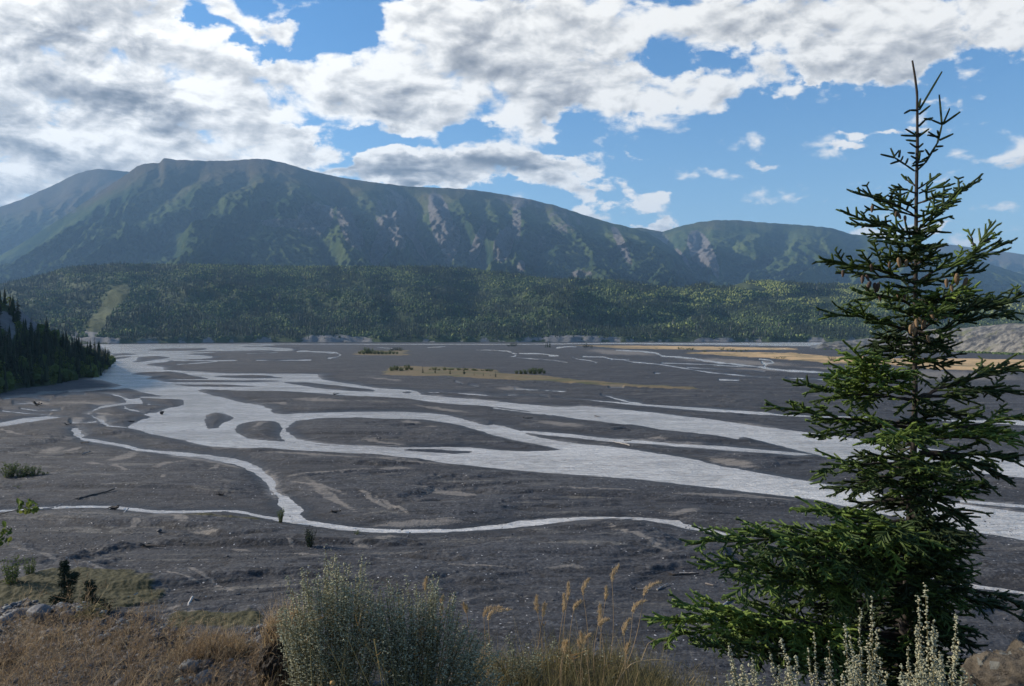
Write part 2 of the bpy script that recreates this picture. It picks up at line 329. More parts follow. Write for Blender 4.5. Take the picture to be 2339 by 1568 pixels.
# ------------------------------------------------------------------ river flat
def zA(L): return [(x/3.734, 751.7+y/3.734) for x, y in L]
def zB(L): return [(563.8+x/3.734, 751.7+y/3.734) for x, y in L]
def zC(L): return [(1127.6+x/3.3945, 751.7+y/3.3945) for x, y in L]
def zE(L): return [(595.1+x/3.322, 1096.2+y/3.322) for x, y in L]
def zG(L): return [(1190.2+x/3.322, 1096.2+y/3.322) for x, y in L]
def zL(L): return [(x/3.322, 1096.2+y/3.322) for x, y in L]
def zR(L): return [(1635+x/3.322, 1096.2+y/3.322) for x, y in L]
def zT(L): return [(1635+x/3.322, 720.4+y/3.322) for x, y in L]
WATER = [
 # main channel with its lower arm, from the far left to the right edge
 zA([(945,290),(900,325),(862,345),(868,375),(845,400),(800,430),(905,440),(960,460),(1045,480),(1000,495),(930,520),(1010,515),(1075,505),(1120,515),(1180,535),(1300,560),(1415,575),(1300,579),(1190,578),(1205,592),(1255,625),(1240,645),(1400,655),(1440,670),(1370,690),(1330,712),(1260,718),(1240,735),(1295,752),(1200,775),(1150,800),(1095,842),(1250,885),(1350,910),(1540,945),(1700,985),(1800,1003),(2105,1018)])
 +zB([(0,1018),(200,1022),(400,1035),(600,1045),(900,1065),(1100,1075),(1300,1095),(1500,1120),(1700,1150),(1900,1165),(2100,1190)])
 +zC([(210,1098),(400,1115),(600,1130),(900,1150),(1100,1165),(1400,1200),(1700,1235)])
 +[(1635,1116),(1755,1129),(1876,1144),(1921,1155),(2192,1212),(2339,1238),(2700,1300),(2700,1215),(2339,1171),(2225,1155),(1990,1122),(1876,1104),(1816,1095),(1725,1078.6)]
 +zC([(1750,1060),(1650,1035),(1550,1010),(1400,985),(1200,955),(1000,925),(850,905),(700,895),(550,875),(400,850),(300,825),(200,790),(90,755),(0,740)])
 +zB([(2050,822),(1950,800),(1850,770),(1700,735),(1550,718),(1400,708),(1250,705),(1000,706),(830,708),(600,715),(450,722),(320,728),(240,722),(205,705),(202,680),(150,660),(90,645),(0,636)])
 +zA([(2100,640),(1990,610),(1870,580),(1750,550),(1650,520),(1500,500),(1475,472),(1450,455),(1340,440),(1240,425),(1120,385),(1180,370),(1450,365),(1600,362),(1415,345),(1430,330),(1330,318),(1240,305),(1290,295),(1400,285),(1480,268),(1700,258),(1830,245),(1835,236),(1750,228),(1600,215),(1850,200),(2100,194)])
 +zB([(300,189),(360,188),(405,180),(380,168),(250,160),(150,153),(130,141),(0,136)])+zA([(1800,136),(1300,140),(820,134),(870,165),(940,190)]),
 # upper channel
 zA([(1120,385),(1415,345),(1600,360),(1750,372),(1900,382),(2105,383)])+zB([(0,382),(300,384),(450,383),(600,385),(615,400),(640,430),(800,455),(1000,485),(1100,505),(1300,515),(1440,525),(1485,540),(1480,560),(1700,580),(2000,605)])
 +zC([(0,560),(250,585),(480,605),(600,605),(680,598),(800,605),(1000,625),(1200,645),(1400,670),(1600,690)])+[(1635,959.7),(1725,973),(1846,988),(2000,1008),(2339,1053),(2700,1100),(2700,1150),(2339,1092),(2290,1087),(1951,1053),(1906,1048),(1846,1035),(1725,1005),(1690,1000)]
 +zC([(1900,860),(1700,830),(1500,805),(1300,785),(1150,755),(1000,740),(850,720),(700,705),(450,668),(200,628),(0,602)])
 +zB([(2000,652),(1800,642),(1600,625),(1400,600),(1200,585),(1000,575),(800,565),(500,540),(250,528),(0,526)])+zA([(1650,520),(1500,510)]),
 zC([(205,789),(400,800),(650,820),(900,850),(1150,865),(1400,890),(1700,905),(2000,930),(2339,958),(2480,975),(2339,980),(2100,962),(1800,942),(1500,917),(1250,897),(1050,887),(850,872),(600,842),(400,827),(230,802)]),
 # small left stream to the rapids and the near stream
 zA([(600,850),(650,845),(690,870),(700,930),(850,950),(1000,978),(1100,998),(1170,1022),(1300,1037),(1450,1047),(1600,1057),(1800,1078),(2000,1108),(2105,1130)])
 +zB([(0,1128),(60,1160),(150,1215),(220,1270),(262,1330),(232,1360),(280,1400),(340,1430),(400,1480),(470,1530)])+zE([(330,230),(300,262),(350,303),(500,328),(700,358),(900,373),(1200,376),(1500,372),(1800,343),(1960,312),(2150,300)])
 +zG([(200,295),(400,285),(600,278),(800,280),(950,288),(1100,303),(1200,308),(1230,335),(1400,365),(1550,400),(1640,425),(1600,434),(1450,407),(1250,372),(1150,347),(950,308),(700,297),(500,302),(300,322),(150,345),(0,357)])
 +zE([(1900,366),(1700,381),(1400,401),(1100,404),(850,401),(600,381),(400,356),(200,326)])
 +zL([(2090,312),(1950,283),(1800,252),(1700,242),(1500,250),(1200,257),(1050,242),(900,224),(750,212),(550,216),(280,226),(0,243),(-900,280),(-900,262),(0,230),(130,226),(300,208),(500,200),(700,195),(830,198),(1000,213),(1200,233),(1450,235),(1700,228),(1800,230),(1900,248),(2000,272),(2130,288)])
 +zE([(180,250),(130,190),(140,140),(75,80)])+zB([(235,1440),(190,1375),(190,1340),(120,1270)])+zA([(2200,1260),(2150,1222),(2050,1172),(1900,1132),(1700,1098),(1500,1082),(1350,1058),(1170,1037),(1050,1003),(900,982),(700,948),(640,910)]),
 zA([(-900,900),(0,800),(200,760),(400,745),(540,752),(500,760),(400,772),(200,803),(0,836),(-900,960)]),
 zA([(740,720),(790,690),(850,660),(1000,640),(1090,628),(1060,598),(1040,590),(900,552),(1000,560),(1110,600),(1190,590),(1230,640),(1110,640),(1065,650),(1090,680),(1180,693),(1250,738),(1180,712),(1060,685),(1050,650),(890,673),(790,703),(760,722),(830,762),(880,775),(900,800),(930,822),(1000,832),(1095,842),(1000,843),(930,842),(870,810),(830,778)]),
 zC([(530,536),(800,555),(1000,570),(1200,585),(1500,605),(1800,628),(2100,645)])+zT([(500,755),(800,765),(1150,770),(1150,782),(800,777),(500,767),(200,750)])+zC([(2000,662),(1700,642),(1400,617),(1100,592),(900,577),(700,557)]),
 zT([(1400,785),(1980,800),(2200,793),(3000,800),(3000,850),(2339,837),(2200,827),(1980,817)]),
 zT([(1850,1402),(2000,1412),(2339,1440),(3000,1500),(3000,1530),(2339,1465),(2050,1440),(1850,1420)]),
 zR([(1500,700),(1640,735),(1800,765),(2000,800),(2339,850),(3000,960),(3000,1000),(2339,872),(2100,842),(1900,817),(1700,777)]),
 zB([(0,127),(2339,129)])+[(1400,783.3),(1635,784),(1790,783),(1882,782.4),(1864,792),(1760,790),(1635,788.6),(1400,786.2)]+zB([(2339,134),(1200,134),(600,133),(0,134)]),
 zA([(700,131),(2105,130),(2105,136),(820,138)]),
]
LAND = [
 zB([(405,800),(440,783),(520,778),(600,765),(700,760),(930,755),(1100,762),(1280,768),(1450,770),(1600,785),(1750,805),(1850,825),(2000,875),(2100,905)])+zC([(140,860),(250,880),(400,908),(520,938),(400,945),(200,948),(0,938)])
 +zB([(1900,1008),(1600,1008),(1280,1011),(1050,1001),(900,993),(700,985),(600,970),(430,940),(380,900),(340,870),(345,850)]),
 zB([(0,800),(-55,815),(-100,850),(-95,880),(-25,920),(0,935),(120,948),(270,957),(600,985),(870,1003),(640,995),(340,962),(290,938),(275,890),(300,840),(260,797),(200,785),(100,784)]),
 zA([(1750,760),(1755,735),(1840,718),(1930,725),(1990,755),(1960,780),(1900,800),(1850,845),(1785,852),(1755,820)]),
 zB([(1290,1030),(1600,1030),(1920,1045),(1900,1058),(1750,1064),(1650,1055),(1450,1045)]),
 zA([(1120,388),(1180,371),(1450,366),(1560,378),(1620,400),(1750,420),(1780,429),(1500,431),(1400,440),(1240,425),(1300,405)]),
 zA([(1830,405),(1900,397),(2205,395)])+zB([(200,400),(280,412),(320,420),(200,421),(0,423)])+zA([(1950,416)]),
 zA([(1340,443),(1500,437),(2105,441)])+zB([(250,442),(320,446),(0,455)])+zA([(1600,456),(1450,456)]),
 zA([(1475,473),(1700,475),(2000,479),(2220,493),(1900,497),(1600,490)]),
 zB([(300,456),(500,455),(700,480),(900,500),(1050,515),(1085,525),(1070,535),(900,530),(700,515),(560,495),(400,470)]),
 zB([(1325,541),(1380,535),(1405,542),(1360,549)]),
 zA([(1190,588),(1300,592),(1450,600),(1550,602),(1573,620),(1565,638),(1510,662),(1460,668),(1400,655),(1300,645),(1250,625)]),
 zA([(1165,652),(1280,650),(1420,668),(1380,690),(1335,715),(1260,718),(1220,690)]),
 zA([(1255,181),(1350,170),(1500,167),(1750,163),(1770,174),(1700,184),(1500,189),(1300,187)]),
 zA([(1150,262),(1200,240),(1350,232),(1440,240),(1380,255),(1250,275),(1150,284)]),
 zA([(945,212),(1080,208),(1210,219),(1050,226),(950,236)]),zA([(945,250),(1110,232),(1060,250),(990,268),(950,288)]),
 zA([(1560,200),(1700,192),(2339,184),(2339,189),(1800,199)]),zA([(1480,150),(1560,145),(1560,150),(1500,154)]),
 zA([(2060,150),(2339,145),(2339,151),(2100,155)]),zA([(1650,290),(1760,288),(1700,297)]),
]
LINES = [ # thin braids: width measured vertically on the enlarged photograph
 (zC([(0,166),(100,172),(160,195),(170,210),(130,220)]),1.8),(zC([(200,190),(380,195),(440,203),(500,208),(430,212)]),2.2),(zC([(160,222),(350,236),(470,245),(570,262)]),1.3),
 (zC([(610,222),(650,235),(740,245),(795,262)]),1.9),(zC([(690,215),(850,218),(900,232),(1000,240),(1080,258),(1250,272),(1380,290)]),1.8),(zC([(1380,290),(1500,310),(1600,327),(1700,342),(1900,360),(2140,382)]),2.2),
 (zC([(910,241),(1050,241)]),2.2),(zC([(950,165),(1150,175),(1250,185),(1300,210),(1500,225),(1600,240),(1700,258),(1830,272)]),3.0),(zC([(1830,272),(2000,290),(2100,300)])+zT([(400,405),(600,425),(960,442),(1200,460)]),3.6),
 (zC([(1300,265),(1500,270),(1800,285),(2000,298)]),1.5),(zC([(2060,235),(2150,245),(2170,265),(2090,272),(2080,250),(2110,275),(2100,300)]),2.2),(zT([(540,478),(740,485),(1000,500)]),1.6),
 (zC([(490,148),(560,136),(640,141)]),2.4),(zC([(0,518),(150,512),(350,519),(420,528)]),2.4),(zB([(1500,541),(1800,550),(2050,568),(2300,566)]),2.2),(zC([(170,468),(400,478),(560,488)]),1.6),
 (zC([(840,516),(900,526),(960,545),(1060,570),(1150,582)]),2.6),(zC([(0,612),(200,640),(450,668)]),1.6),(zB([(430,193),(650,196),(760,206),(800,222),(770,240),(695,250)]),3.2),(zB([(690,212),(740,210)]),1.5),
 (zB([(80,270),(320,271),(545,266)]),1.7),(zA([(1480,270),(1700,271),(2015,271)]),1.6),(zA([(1510,304),(1700,292),(1850,280)]),1.6),(zB([(0,212),(150,210),(260,201)]),1.2),(zB([(1110,157),(1240,168)]),1.5),(zB([(1540,160),(1690,152)]),1.5),
 (zA([(880,156),(1250,160),(1700,150),(2339,140)]),2.0),(zA([(950,210),(1300,205)]),1.2),(zA([(30,600),(170,585),(300,590),(420,610)]),1.6),(zA([(180,680),(330,700),(520,690)]),1.4),(zA([(20,700),(200,720),(420,735)]),1.4),(zA([(620,800),(700,805),(820,792)]),3),(zC([(1500,300),(1800,318),(2100,330)]),1.2),(zC([(1750,395),(1900,400)]),1.2),(zA([(120,640),(260,636),(330,650)]),1.3),(zA([(590,540),(700,535),(830,520),(1000,500)]),1.6),
 (zA([(480,580),(620,562),(720,565)]),1.6),(zC([(1990,134),(2100,129),(2300,131)]),1.2),(zC([(2140,155),(2260,156)]),1.0),(zB([(1960,181),(2130,183),(2230,190),(2300,215)]),1.5),
 (zC([(900,458),(1000,460)]),1.3),(zC([(1250,345),(1290,346)]),1.0),(zB([(1780,450),(1840,470)]),1.3),(zB([(1900,478),(1970,490)]),1.6)]
# pale dry silt: centre, radii, clockwise tilt
def e(T, cx, cy, rx, ry, ang=0, s=3.5): (x, y), = T([(cx, cy)]); return (x, y, rx/s, ry/s, ang)
SILT = [e(zA,780,640,330,14,0),e(zA,420,555,260,12,-6),e(zA,100,905,110,16,16),e(zA,440,1040,110,22,-12),e(zA,620,1035,90,12,-14),e(zA,600,945,70,12,-12),e(zA,1050,1100,160,28,-18),e(zA,1020,1220,70,14,20),
 e(zA,1430,1180,140,18,-18),e(zA,1700,1120,250,14,8),e(zA,1900,1170,260,10,12),e(zA,2000,1040,200,8,4),e(zA,320,640,120,9,6),e(zA,650,790,90,24,-14),e(zA,860,770,50,30,20),e(zA,900,735,90,8,10),e(zA,1390,1308,30,8,-15),
 e(zA,800,1180,80,16,10),e(zA,1830,1210,60,16,-30),e(zB,560,1118,420,9,4),e(zB,700,1250,340,12,-6),e(zB,1270,1215,150,14,-3),e(zB,1400,1160,350,14,2),e(zB,620,620,240,12,3),e(zB,1050,630,160,8,4),e(zB,120,820,70,14,-20),
 e(zB,600,1380,250,10,14),e(zB,1150,972,180,9,8),e(zB,1400,800,90,14,4),e(zB,1550,855,60,8,4),e(zB,250,650,120,8,6),e(zB,700,1450,240,22,25),e(zB,1100,1490,160,18,30),e(zB,1750,1410,350,9,6),e(zB,1650,690,250,10,8),e(zB,1180,435,130,10,5),
 e(zB,2250,515,120,14,2),e(zC,530,760,220,20,7),e(zC,1280,865,100,6,4),e(zC,1850,1050,220,22,10),e(zC,1700,1330,330,14,0),e(zC,1480,1440,150,20,-10),e(zC,2100,1330,260,14,5),e(zC,250,1500,260,16,-6),e(zC,800,1290,400,6,3),
 e(zE,550,150,260,16,30),e(zE,1000,220,170,16,30),e(zE,1200,345,420,22,-2),e(zE,950,465,110,28,-8),e(zE,760,510,70,20,10),e(zE,350,575,130,8,5),e(zE,1080,650,220,16,5),e(zE,1650,705,300,6,3),e(zE,1450,120,300,10,5),
 e(zG,900,480,280,20,24),e(zG,330,712,180,10,-2),e(zG,700,300,300,6,0),e(zL,1370,330,90,28,20),e(zL,1560,420,120,16,3),e(zL,1500,300,280,16,4),e(zL,150,570,80,22,15),e(zL,360,630,80,16,15),e(zL,720,700,140,16,14),
 e(zL,1500,760,220,16,25),e(zL,1700,840,150,14,18),e(zL,1400,790,200,8,14),e(zL,1300,1030,110,14,-20),e(zL,1450,1060,130,12,0),e(zL,1020,350,40,20,-20),e(zL,2200,500,40,16,40),e(zL,1820,545,100,8,4),e(zR,150,160,260,10,3),
 e(zT,1700,460,700,40,2),e(zC,1900,260,500,22,3),e(zC,1000,185,300,22,3),e(zC,2100,320,300,10,3),e(zR,1500,1300,500,20,3),e(zT,900,410,300,10,3)]
GOLD = [zB([(1165,380),(1200,350),(1260,330),(1400,325),(1700,335),(2000,345)])+zC([(30,330),(60,352),(200,360),(400,370),(600,395),(800,410),(900,425),(1100,440),(1400,455),(1600,475),(1500,480),(1200,470),(900,455),(700,435),(500,420),(300,410),(0,395)])+zB([(2000,430),(1700,410),(1500,412),(1300,405),(1180,390)]),
 zB([(905,222),(960,200),(990,182),(1100,190),(1220,190),(1310,178),(1390,195),(1330,210),(1400,225),(1320,232),(1000,228)]),
 zC([(1500,185),(1800,180),(2339,190)])+zT([(560,285),(900,320),(1100,310),(1300,330),(2339,340),(3200,350),(3200,450),(2339,435),(1700,420),(1300,380),(900,370),(500,340),(360,325)])+zC([(2000,225),(1700,205),(1530,195)]),
 zC([(600,128),(1400,135),(2339,150),(2339,165),(1600,165),(1000,155)])]
MOSS = [zL([(-600,900),(0,830),(150,800),(400,742),(700,735),(950,750),(1100,790),(1200,850),(1275,912),(1150,970),(900,1000),(880,1060),(300,1100),(-600,1200)]), zL([(1300,1080),(1500,1050),(1900,1060),(2100,1120),(1900,1200),(1300,1180)]), zL([(1400,290),(1980,310),(1960,325),(1380,312)])]

def poly_sd(poly, X, Y, margin):
    """signed distance on the ground (m), + inside; only near the polygon"""
    g = np.array([gp(*p) for p in poly]); out = np.full(X.shape, -1e3)
    m = (X > g[:, 0].min()-margin) & (X < g[:, 0].max()+margin) & (Y > g[:, 1].min()-margin) & (Y < g[:, 1].max()+margin)
    x, y = X[m], Y[m]; ins = inside(g, x, y); d = np.full(x.shape, 1e3)
    for i in range(len(g)): d = np.minimum(d, seg_dist(x, y, g[i-1], g[i]))
    out[m] = np.where(ins, d, -d); return out
def build_riverbed():
    Ys = np.concatenate([[775, 777, 779, 781], np.arange(782, 860, .55), np.arange(860, 1640, 1.25), np.arange(1645, 2900, 14)])
    yr = CAMZ*F/(Ys-HY); yr[0] = 4200
    us = np.linspace(-.98, .98, 1760)
    Yg, Ug = np.meshgrid(yr, us, indexing='ij'); Xg = Ug*Yg
    px = F/Yg                                            # enlarged-photo pixels per metre
    wob = fbm(Xg/9, Yg/9, 4, 3)*.9 + fbm(Xg/60, Yg/90, 3, 5)*2.5*np.clip(Yg/400-.2, 0, 1)
    wob = wob*np.clip(Yg/170, .35, 3)
    lw = fbm((CX+Ug*F)/34, Yg/(Yg*.09)+np.log(Yg)*9, 4, 99)
    sd = np.full(Xg.shape, -1e3)
    for p in WATER: sd = np.maximum(sd, poly_sd(p, Xg, Yg, 40))
    for p in LAND: sd = np.minimum(sd, -poly_sd(p, Xg, Yg, 40))
    sd = np.where(sd > 900, 30, sd)
    for L, w in LINES:
        g = np.array([gp(*p) for p in L]); d = np.full(Xg.shape, 1e3)
        m = (Xg > g[:, 0].min()-50) & (Xg < g[:, 0].max()+50) & (Yg > g[:, 1].min()-90) & (Yg < g[:, 1].max()+90)
        x, y = Xg[m], Yg[m]; dd = np.full(x.shape, 1e3)
        for i in range(1, len(g)):                         # anisotropic: depth counts in photo pixels
            yy = CAMZ*F/y; a, b = (L[i-1][0], L[i-1][1]), (L[i][0], L[i][1])
            dd = np.minimum(dd, seg_dist(CX+x/y*F, HY+yy, a, b))
        mpp = y*y/(CAMZ*F)                                 # metres of depth per pixel
        d[m] = (w/2*(1+1.7*lw[m])-.15-dd)*mpp*.6; d[~m] = -1e3
        sd = np.maximum(sd, d)
    far = np.clip(Yg/500, 0, 1)
    s2 = sd+wob*.75+fbm(Xg/2.2, Yg/2.2, 2, 7)*.35*np.clip(Yg/120, .5, 2)
    depth = np.clip(s2, 0, 8)*.07
    # banks: soft on one side, cut on the other
    steep = np.clip(fbm(Xg/40, Yg/55, 3, 11)*2+.35, 0, 1)
    rise = np.clip(-s2, 0, 1e3)
    bank = (1-np.exp(-rise/(5-4*steep)))*(.20+.42*steep)*(1-.55*far)
    # low bars, terraces and old runnels
    q = fbm(Xg/40+.9*fbm(Xg/60, Yg/60, 3, 21), Yg/13+.9*fbm(Xg/50, Yg/50, 3, 22), 6, 23, .55)
    run = np.abs(fbm(Xg/60+.9*fbm(Xg/60, Yg/40, 3, 31), Yg/15+.9*fbm(Xg/65, Yg/45, 3, 32), 5, 33))
    ter = np.clip((q+.05)*9, -1, 1)*.20 + q*.36 - np.exp(-(run/.045)**2)*.10
    rip = fbm(Xg/5+3*q, Yg/2.2+2*q, 4, 41)*.05*(1-far)
    away = np.clip(rise/6, 0, 1)*np.clip(1.3-fbm(Xg/70, Yg/70, 2, 43)*2, .3, 1.6)
    z = np.where(s2 > 0, -depth, .015+bank+np.maximum((ter+rip+.22)*away, 0)*(1-.5*far))
    z = z+np.where(s2 > 0, 0, fbm(Xg/.8, Yg/.8, 2, 51)*.03*away*(Yg < 170))
    silt = np.zeros(Xg.shape); DX = CX+Ug*F; DY = HY+CAMZ*F/Yg
    wx = fbm(Xg/(Yg*.05), Yg/(Yg*.05)*0+DY/9, 4, 61)*9; wy = fbm(DX/30, DY/7, 4, 62)*3.2
    for cx, cy, rx, ry, ang in SILT:
        m = (abs(DX-cx) < rx*1.6+12) & (abs(DY-cy) < rx*.9+12)
        ca, sa = math.cos(R(ang)), math.sin(R(ang)); dx = DX[m]+wx[m]-cx; dy = DY[m]+wy[m]-cy
        r = ((dx*ca+dy*sa)/rx)**2+((-dx*sa+dy*ca)/ry)**2
        silt[m] = np.maximum(silt[m], np.clip(1.45-r, 0, 1.2)/1.2)
    silt = np.maximum(silt, np.clip(1-rise/np.clip(Yg/60, 1, 6), 0, 1)*np.clip(fbm(Xg/30, Yg/30, 3, 71)*3+.2, 0, 1)*.8)
    gold = np.zeros(Xg.shape); moss = np.zeros(Xg.shape)
    for p in GOLD: gold = np.maximum(gold, np.clip(poly_sd(p, Xg+wx*px*0, Yg, 60)/np.clip(Yg/120, 1, 9)+.5+fbm(Xg/14, Yg/20, 5, 81)*2.0, 0, 1))
    for p in MOSS: moss = np.maximum(moss, np.clip(poly_sd(p, Xg, Yg, 20)/1.5+.5+fbm(Xg/2, Yg/2, 3, 82), 0, 1))
    rich = np.clip((Xg-120)/160, 0, 1)*gold
    z = z+gold*.35*(s2 < 0)+moss*(.25+fbm(Xg/.7, Yg/.5, 2, 83)*.12)
    # beyond the flat the sheet dips below the hills; near, it runs under the bluff
    z = np.where(Yg > 2150, -1.5, z)
    V = np.stack([Xg, Yg, z], 2).reshape(-1, 3)
    me = mkmesh('riverbed', V, [grid_faces(*Xg.shape)], [M['gravel']], {'silt': silt.ravel(), 'gold': gold.ravel(), 'moss': moss.ravel(), 'rich': rich.ravel(), 'wet': np.clip(1-rise/(np.clip(Yg/40, 1.5, 16)*(.6+1.4*np.clip(fbm(Xg/25, Yg/18, 3, 77)+.4, 0, 1))), 0, 1).ravel(), 'coarse': np.clip(q*2+.5, 0, 1).ravel()}, True)
    tag(link('riverbed', me), kind='structure')
    me = mkmesh('river_water', [(-2300,15,0),(2300,15,0),(3200,2300,0),(-3200,2300,0)], [[(0,1,2,3)]], [M['water']])
    tag(link('river_water', me), kind='structure')
    me = mkmesh('ground', [(-40000,-20000,-3),(40000,-20000,-3),(40000,40000,-3),(-40000,40000,-3)], [[(0,1,2,3)]], [M['plainground']])
    tag(link('ground', me), kind='structure')
def _gravel(k, p, o):
    P = pos(k); d = k.vm('LENGTH', k.vm('SUBTRACT', P, (0, 0, CAMZ)))
    big = k.noise(k.mapv(P, scale=(.035, .06, 1)), 1, 6, .6, dist=.6)
    med = k.noise(k.mapv(P, scale=(.30, .55, 1)), 1, 6, .65, dist=.8)
    fine = k.noise(P, 3.2, 6, .75); cob = k.vor(P, 2.6, out='Color'); cobd = k.vor(P, 2.6); cob2 = k.vor(P, 7, out='Color')
    sc = k.new('ShaderNodeSeparateColor'); k.put(sc.inputs[0], cob); sc2 = k.new('ShaderNodeSeparateColor'); k.put(sc2.inputs[0], cob2)
    c = k.mix(k.sm(big, .35, .65), (.026, .027, .030), (.058, .060, .066))
    st = k.noise(k.mapv(P, rot=(0,0,-.08), scale=(.045, .42, 1)), 1, 7, .68, dist=1.1)
    c = k.mix(k.sm(med, .30, .72), c, (.055, .056, .060)); c = k.mix(k.sm(st, .52, .40, 0, .75), c, (.018, .018, .021)); c = k.mix(k.sm(st, .56, .70, 0, .7), c, (.105, .098, .088))
    st2 = k.noise(k.mapv(P, rot=(0,0,.12), scale=(.016, .15, 1)), 1, 8, .66, dist=1.6); c = k.mix(k.sm(st2, .56, .66, 0, .75), c, (.17, .155, .13)); c = k.mix(k.sm(st2, .46, .38, 0, .6), c, (.017, .017, .018))
    c = k.mix(k.sm(med, .50, .38), c, (.026, .024, .023))           # damp sand
    grit = k.math('MULTIPLY', k.sm(sc.outputs[0], .55, 1), k.sm(k.math('ADD', fine, k.math('MULTIPLY', k.attr('coarse'), .25)), .5, .8))
    c = k.mix(k.math('MULTIPLY', grit, .6), c, (.125, .127, .132))
    c = k.mix(k.sm(sc2.outputs[1], .62, 1.0, 0, .5), c, (.088, .088, .092))
    c = k.mix(k.math('MULTIPLY', k.sm(sc2.outputs[0], .996, .998), .8), c, (.62, .60, .58))   # single white stones
    c = k.mix(k.sm(fine, .55, .35, 0, .55), c, (.022, .022, .025))
    c = k.mix(k.sm(k.attr('wet'), .05, .7, 0, .8), c, (.026, .023, .021))
    sb = k.math('ADD', k.math('MULTIPLY', k.attr('silt'), 1.05), k.math('MULTIPLY', k.math('SUBTRACT', k.math('ADD', k.math('MULTIPLY', k.noise(k.mapv(P, scale=(.22, 1.1, 1)), 1, 8, .75, dist=1.2), .7), k.math('MULTIPLY', fine, .3)), .5), 6.0))
    c = k.mix(k.math('MULTIPLY', k.sm(sb, .30, 1.1), .85), c, k.mix(fine, (.13, .115, .10), (.27, .24, .205)))
    gb = k.math('ADD', k.attr('gold'), k.math('MULTIPLY', k.math('SUBTRACT', big, .5), .6))
    c = k.mix(k.math('MULTIPLY', k.sm(gb, .3, .8), .9), c, k.mix(k.sm(k.noise(k.mapv(P, scale=(.02, .05, 1)), 1, 5, .7), .36, .52), (.085, .088, .035), k.mix(k.attr('rich'), (.17, .125, .062), (.56, .37, .18))))
    c = k.mix(k.sm(k.attr('moss'), .3, .8), c, k.mix(k.noise(P, 2.2, 5, .75), (.020, .021, .009), (.085, .075, .03)))
    k.put(p.inputs['Base Color'], c)
    k.put(p.inputs['Roughness'], k.sm(k.attr('wet'), 0, 1, .85, .45))
    h = k.math('ADD', k.math('MULTIPLY', med, .5), k.math('ADD', k.math('MULTIPLY', fine, .10), k.math('MULTIPLY', cobd, -.10)))
    bump(k, p, h, .8, .5)
def _water(k, p, o):
    P = pos(k)
    n1 = k.noise(k.mapv(P, rot=(0,0,.15), scale=(.35, .9, 1)), 1, 5, .6, dist=.5); n2 = k.noise(k.mapv(P, scale=(1.5, 3.4, 1)), 1, 4, .6)
    big = k.noise(k.mapv(P, scale=(.02, .05, 1)), 1, 4, .6)
    k.put(p.inputs['Base Color'], k.mix(k.sm(k.math('ADD', k.math('MULTIPLY', big, .5), k.math('MULTIPLY', k.noise(k.mapv(P, rot=(0,0,.2), scale=(.22, .6, 1)), 1, 7, .7, dist=1), .5)), .36, .64), (.38, .355, .32), (.78, .745, .69)))
    p.inputs['Roughness'].default_value = .11; p.inputs['IOR'].default_value = 1.6; p.inputs['Specular IOR Level'].default_value = .5
    h = k.math('ADD', k.math('MULTIPLY', n1, .6), k.math('MULTIPLY', n2, .25)); bump(k, p, h, k.sm(big, .35, .6, .7, 1.0), .9)
M['gravel'] = mat('gravel', _gravel); M['water'] = mat('water', _water)
M['plainground'] = mat('plainground', lambda k, p, o: k.put(p.inputs['Base Color'], k.mix(k.noise(pos(k), .002, 5), (.03, .04, .025), (.07, .075, .05))))
build_riverbed()
# ------------------------------------------------------------------ hills and mountains
def interp(L, X): a = np.array(sorted(L)); return np.interp(X, a[:, 0], a[:, 1])
def _hill(k, p, o):
    P = pos(k); n = k.noise(P, .012, 6, .7); f = k.noise(P, .12, 4, .7)
    c = k.mix(k.sm(n, .35, .65), (.022, .032, .016), (.05, .075, .022))
    c = k.mix(k.sm(f, .3, .7), c, (.035, .05, .02))
    cl = k.attr('clear'); c = k.mix(k.sm(k.math('ADD', cl, k.math('MULTIPLY', k.math('SUBTRACT', f, .5), .8)), .3, .7), c, k.mix(n, (.035, .05, .014), (.07, .075, .022)))
    rk = k.sm(k.math('ADD', k.attr('rocky'), k.math('MULTIPLY', k.math('SUBTRACT', k.noise(P, .05, 6, .75), .5), 2.2)), .45, .75)
    c = k.mix(rk, c, k.mix(f, (.08, .08, .082), (.24, .235, .23)))
    k.put(p.inputs['Base Color'], c); p.inputs['Roughness'].default_value = .95; bump(k, p, k.noise(P, .06, 6, .75), .9, 6)
def _mount(k, p, o):
    P = pos(k); s = k.new('ShaderNodeSeparateXYZ'); k.put(s.inputs[0], P); z = s.outputs[2]
    n = k.noise(P, .0011, 8, .62); f = k.noise(P, .009, 7, .72); ff = k.noise(P, .05, 4, .7)
    c = k.mix(k.sm(n, .38, .62), (.022, .040, .020), (.065, .085, .030))
    c = k.mix(k.sm(f, .50, .75, 0, .6), c, (.11, .12, .045))
    c = k.mix(k.sm(ff, .5, .3, 0, .9), c, (.010, .018, .012))
    hb = k.sm(k.math('ADD', z, k.math('MULTIPLY', k.math('SUBTRACT', n, .5), 1500)), k.attr('tree0'), k.math('ADD', k.attr('tree0'), 700))
    c = k.mix(k.math('MULTIPLY', hb, .8), c, k.mix(f, (.060, .044, .038), (.115, .085, .060)))
    sc = k.sm(k.math('ADD', k.attr('scree'), k.math('MULTIPLY', k.math('SUBTRACT', k.noise(k.mapv(P, scale=(1, 1, .35)), .006, 8, .72), .5), 1.3)), .40, .66)
    c = k.mix(k.math('MULTIPLY', sc, .9), c, k.mix(k.sm(ff, .3, .7), (.085, .080, .083), (.165, .152, .152)))
    k.put(p.inputs['Base Color'], c); p.inputs['Roughness'].default_value = 1; p.inputs['Specular IOR Level'].default_value = 0
    bump(k, p, k.noise(P, .012, 7, .75), .8, 35)
M['hill'] = mat('hill', _hill); M['mount'] = mat('mount', _mount)

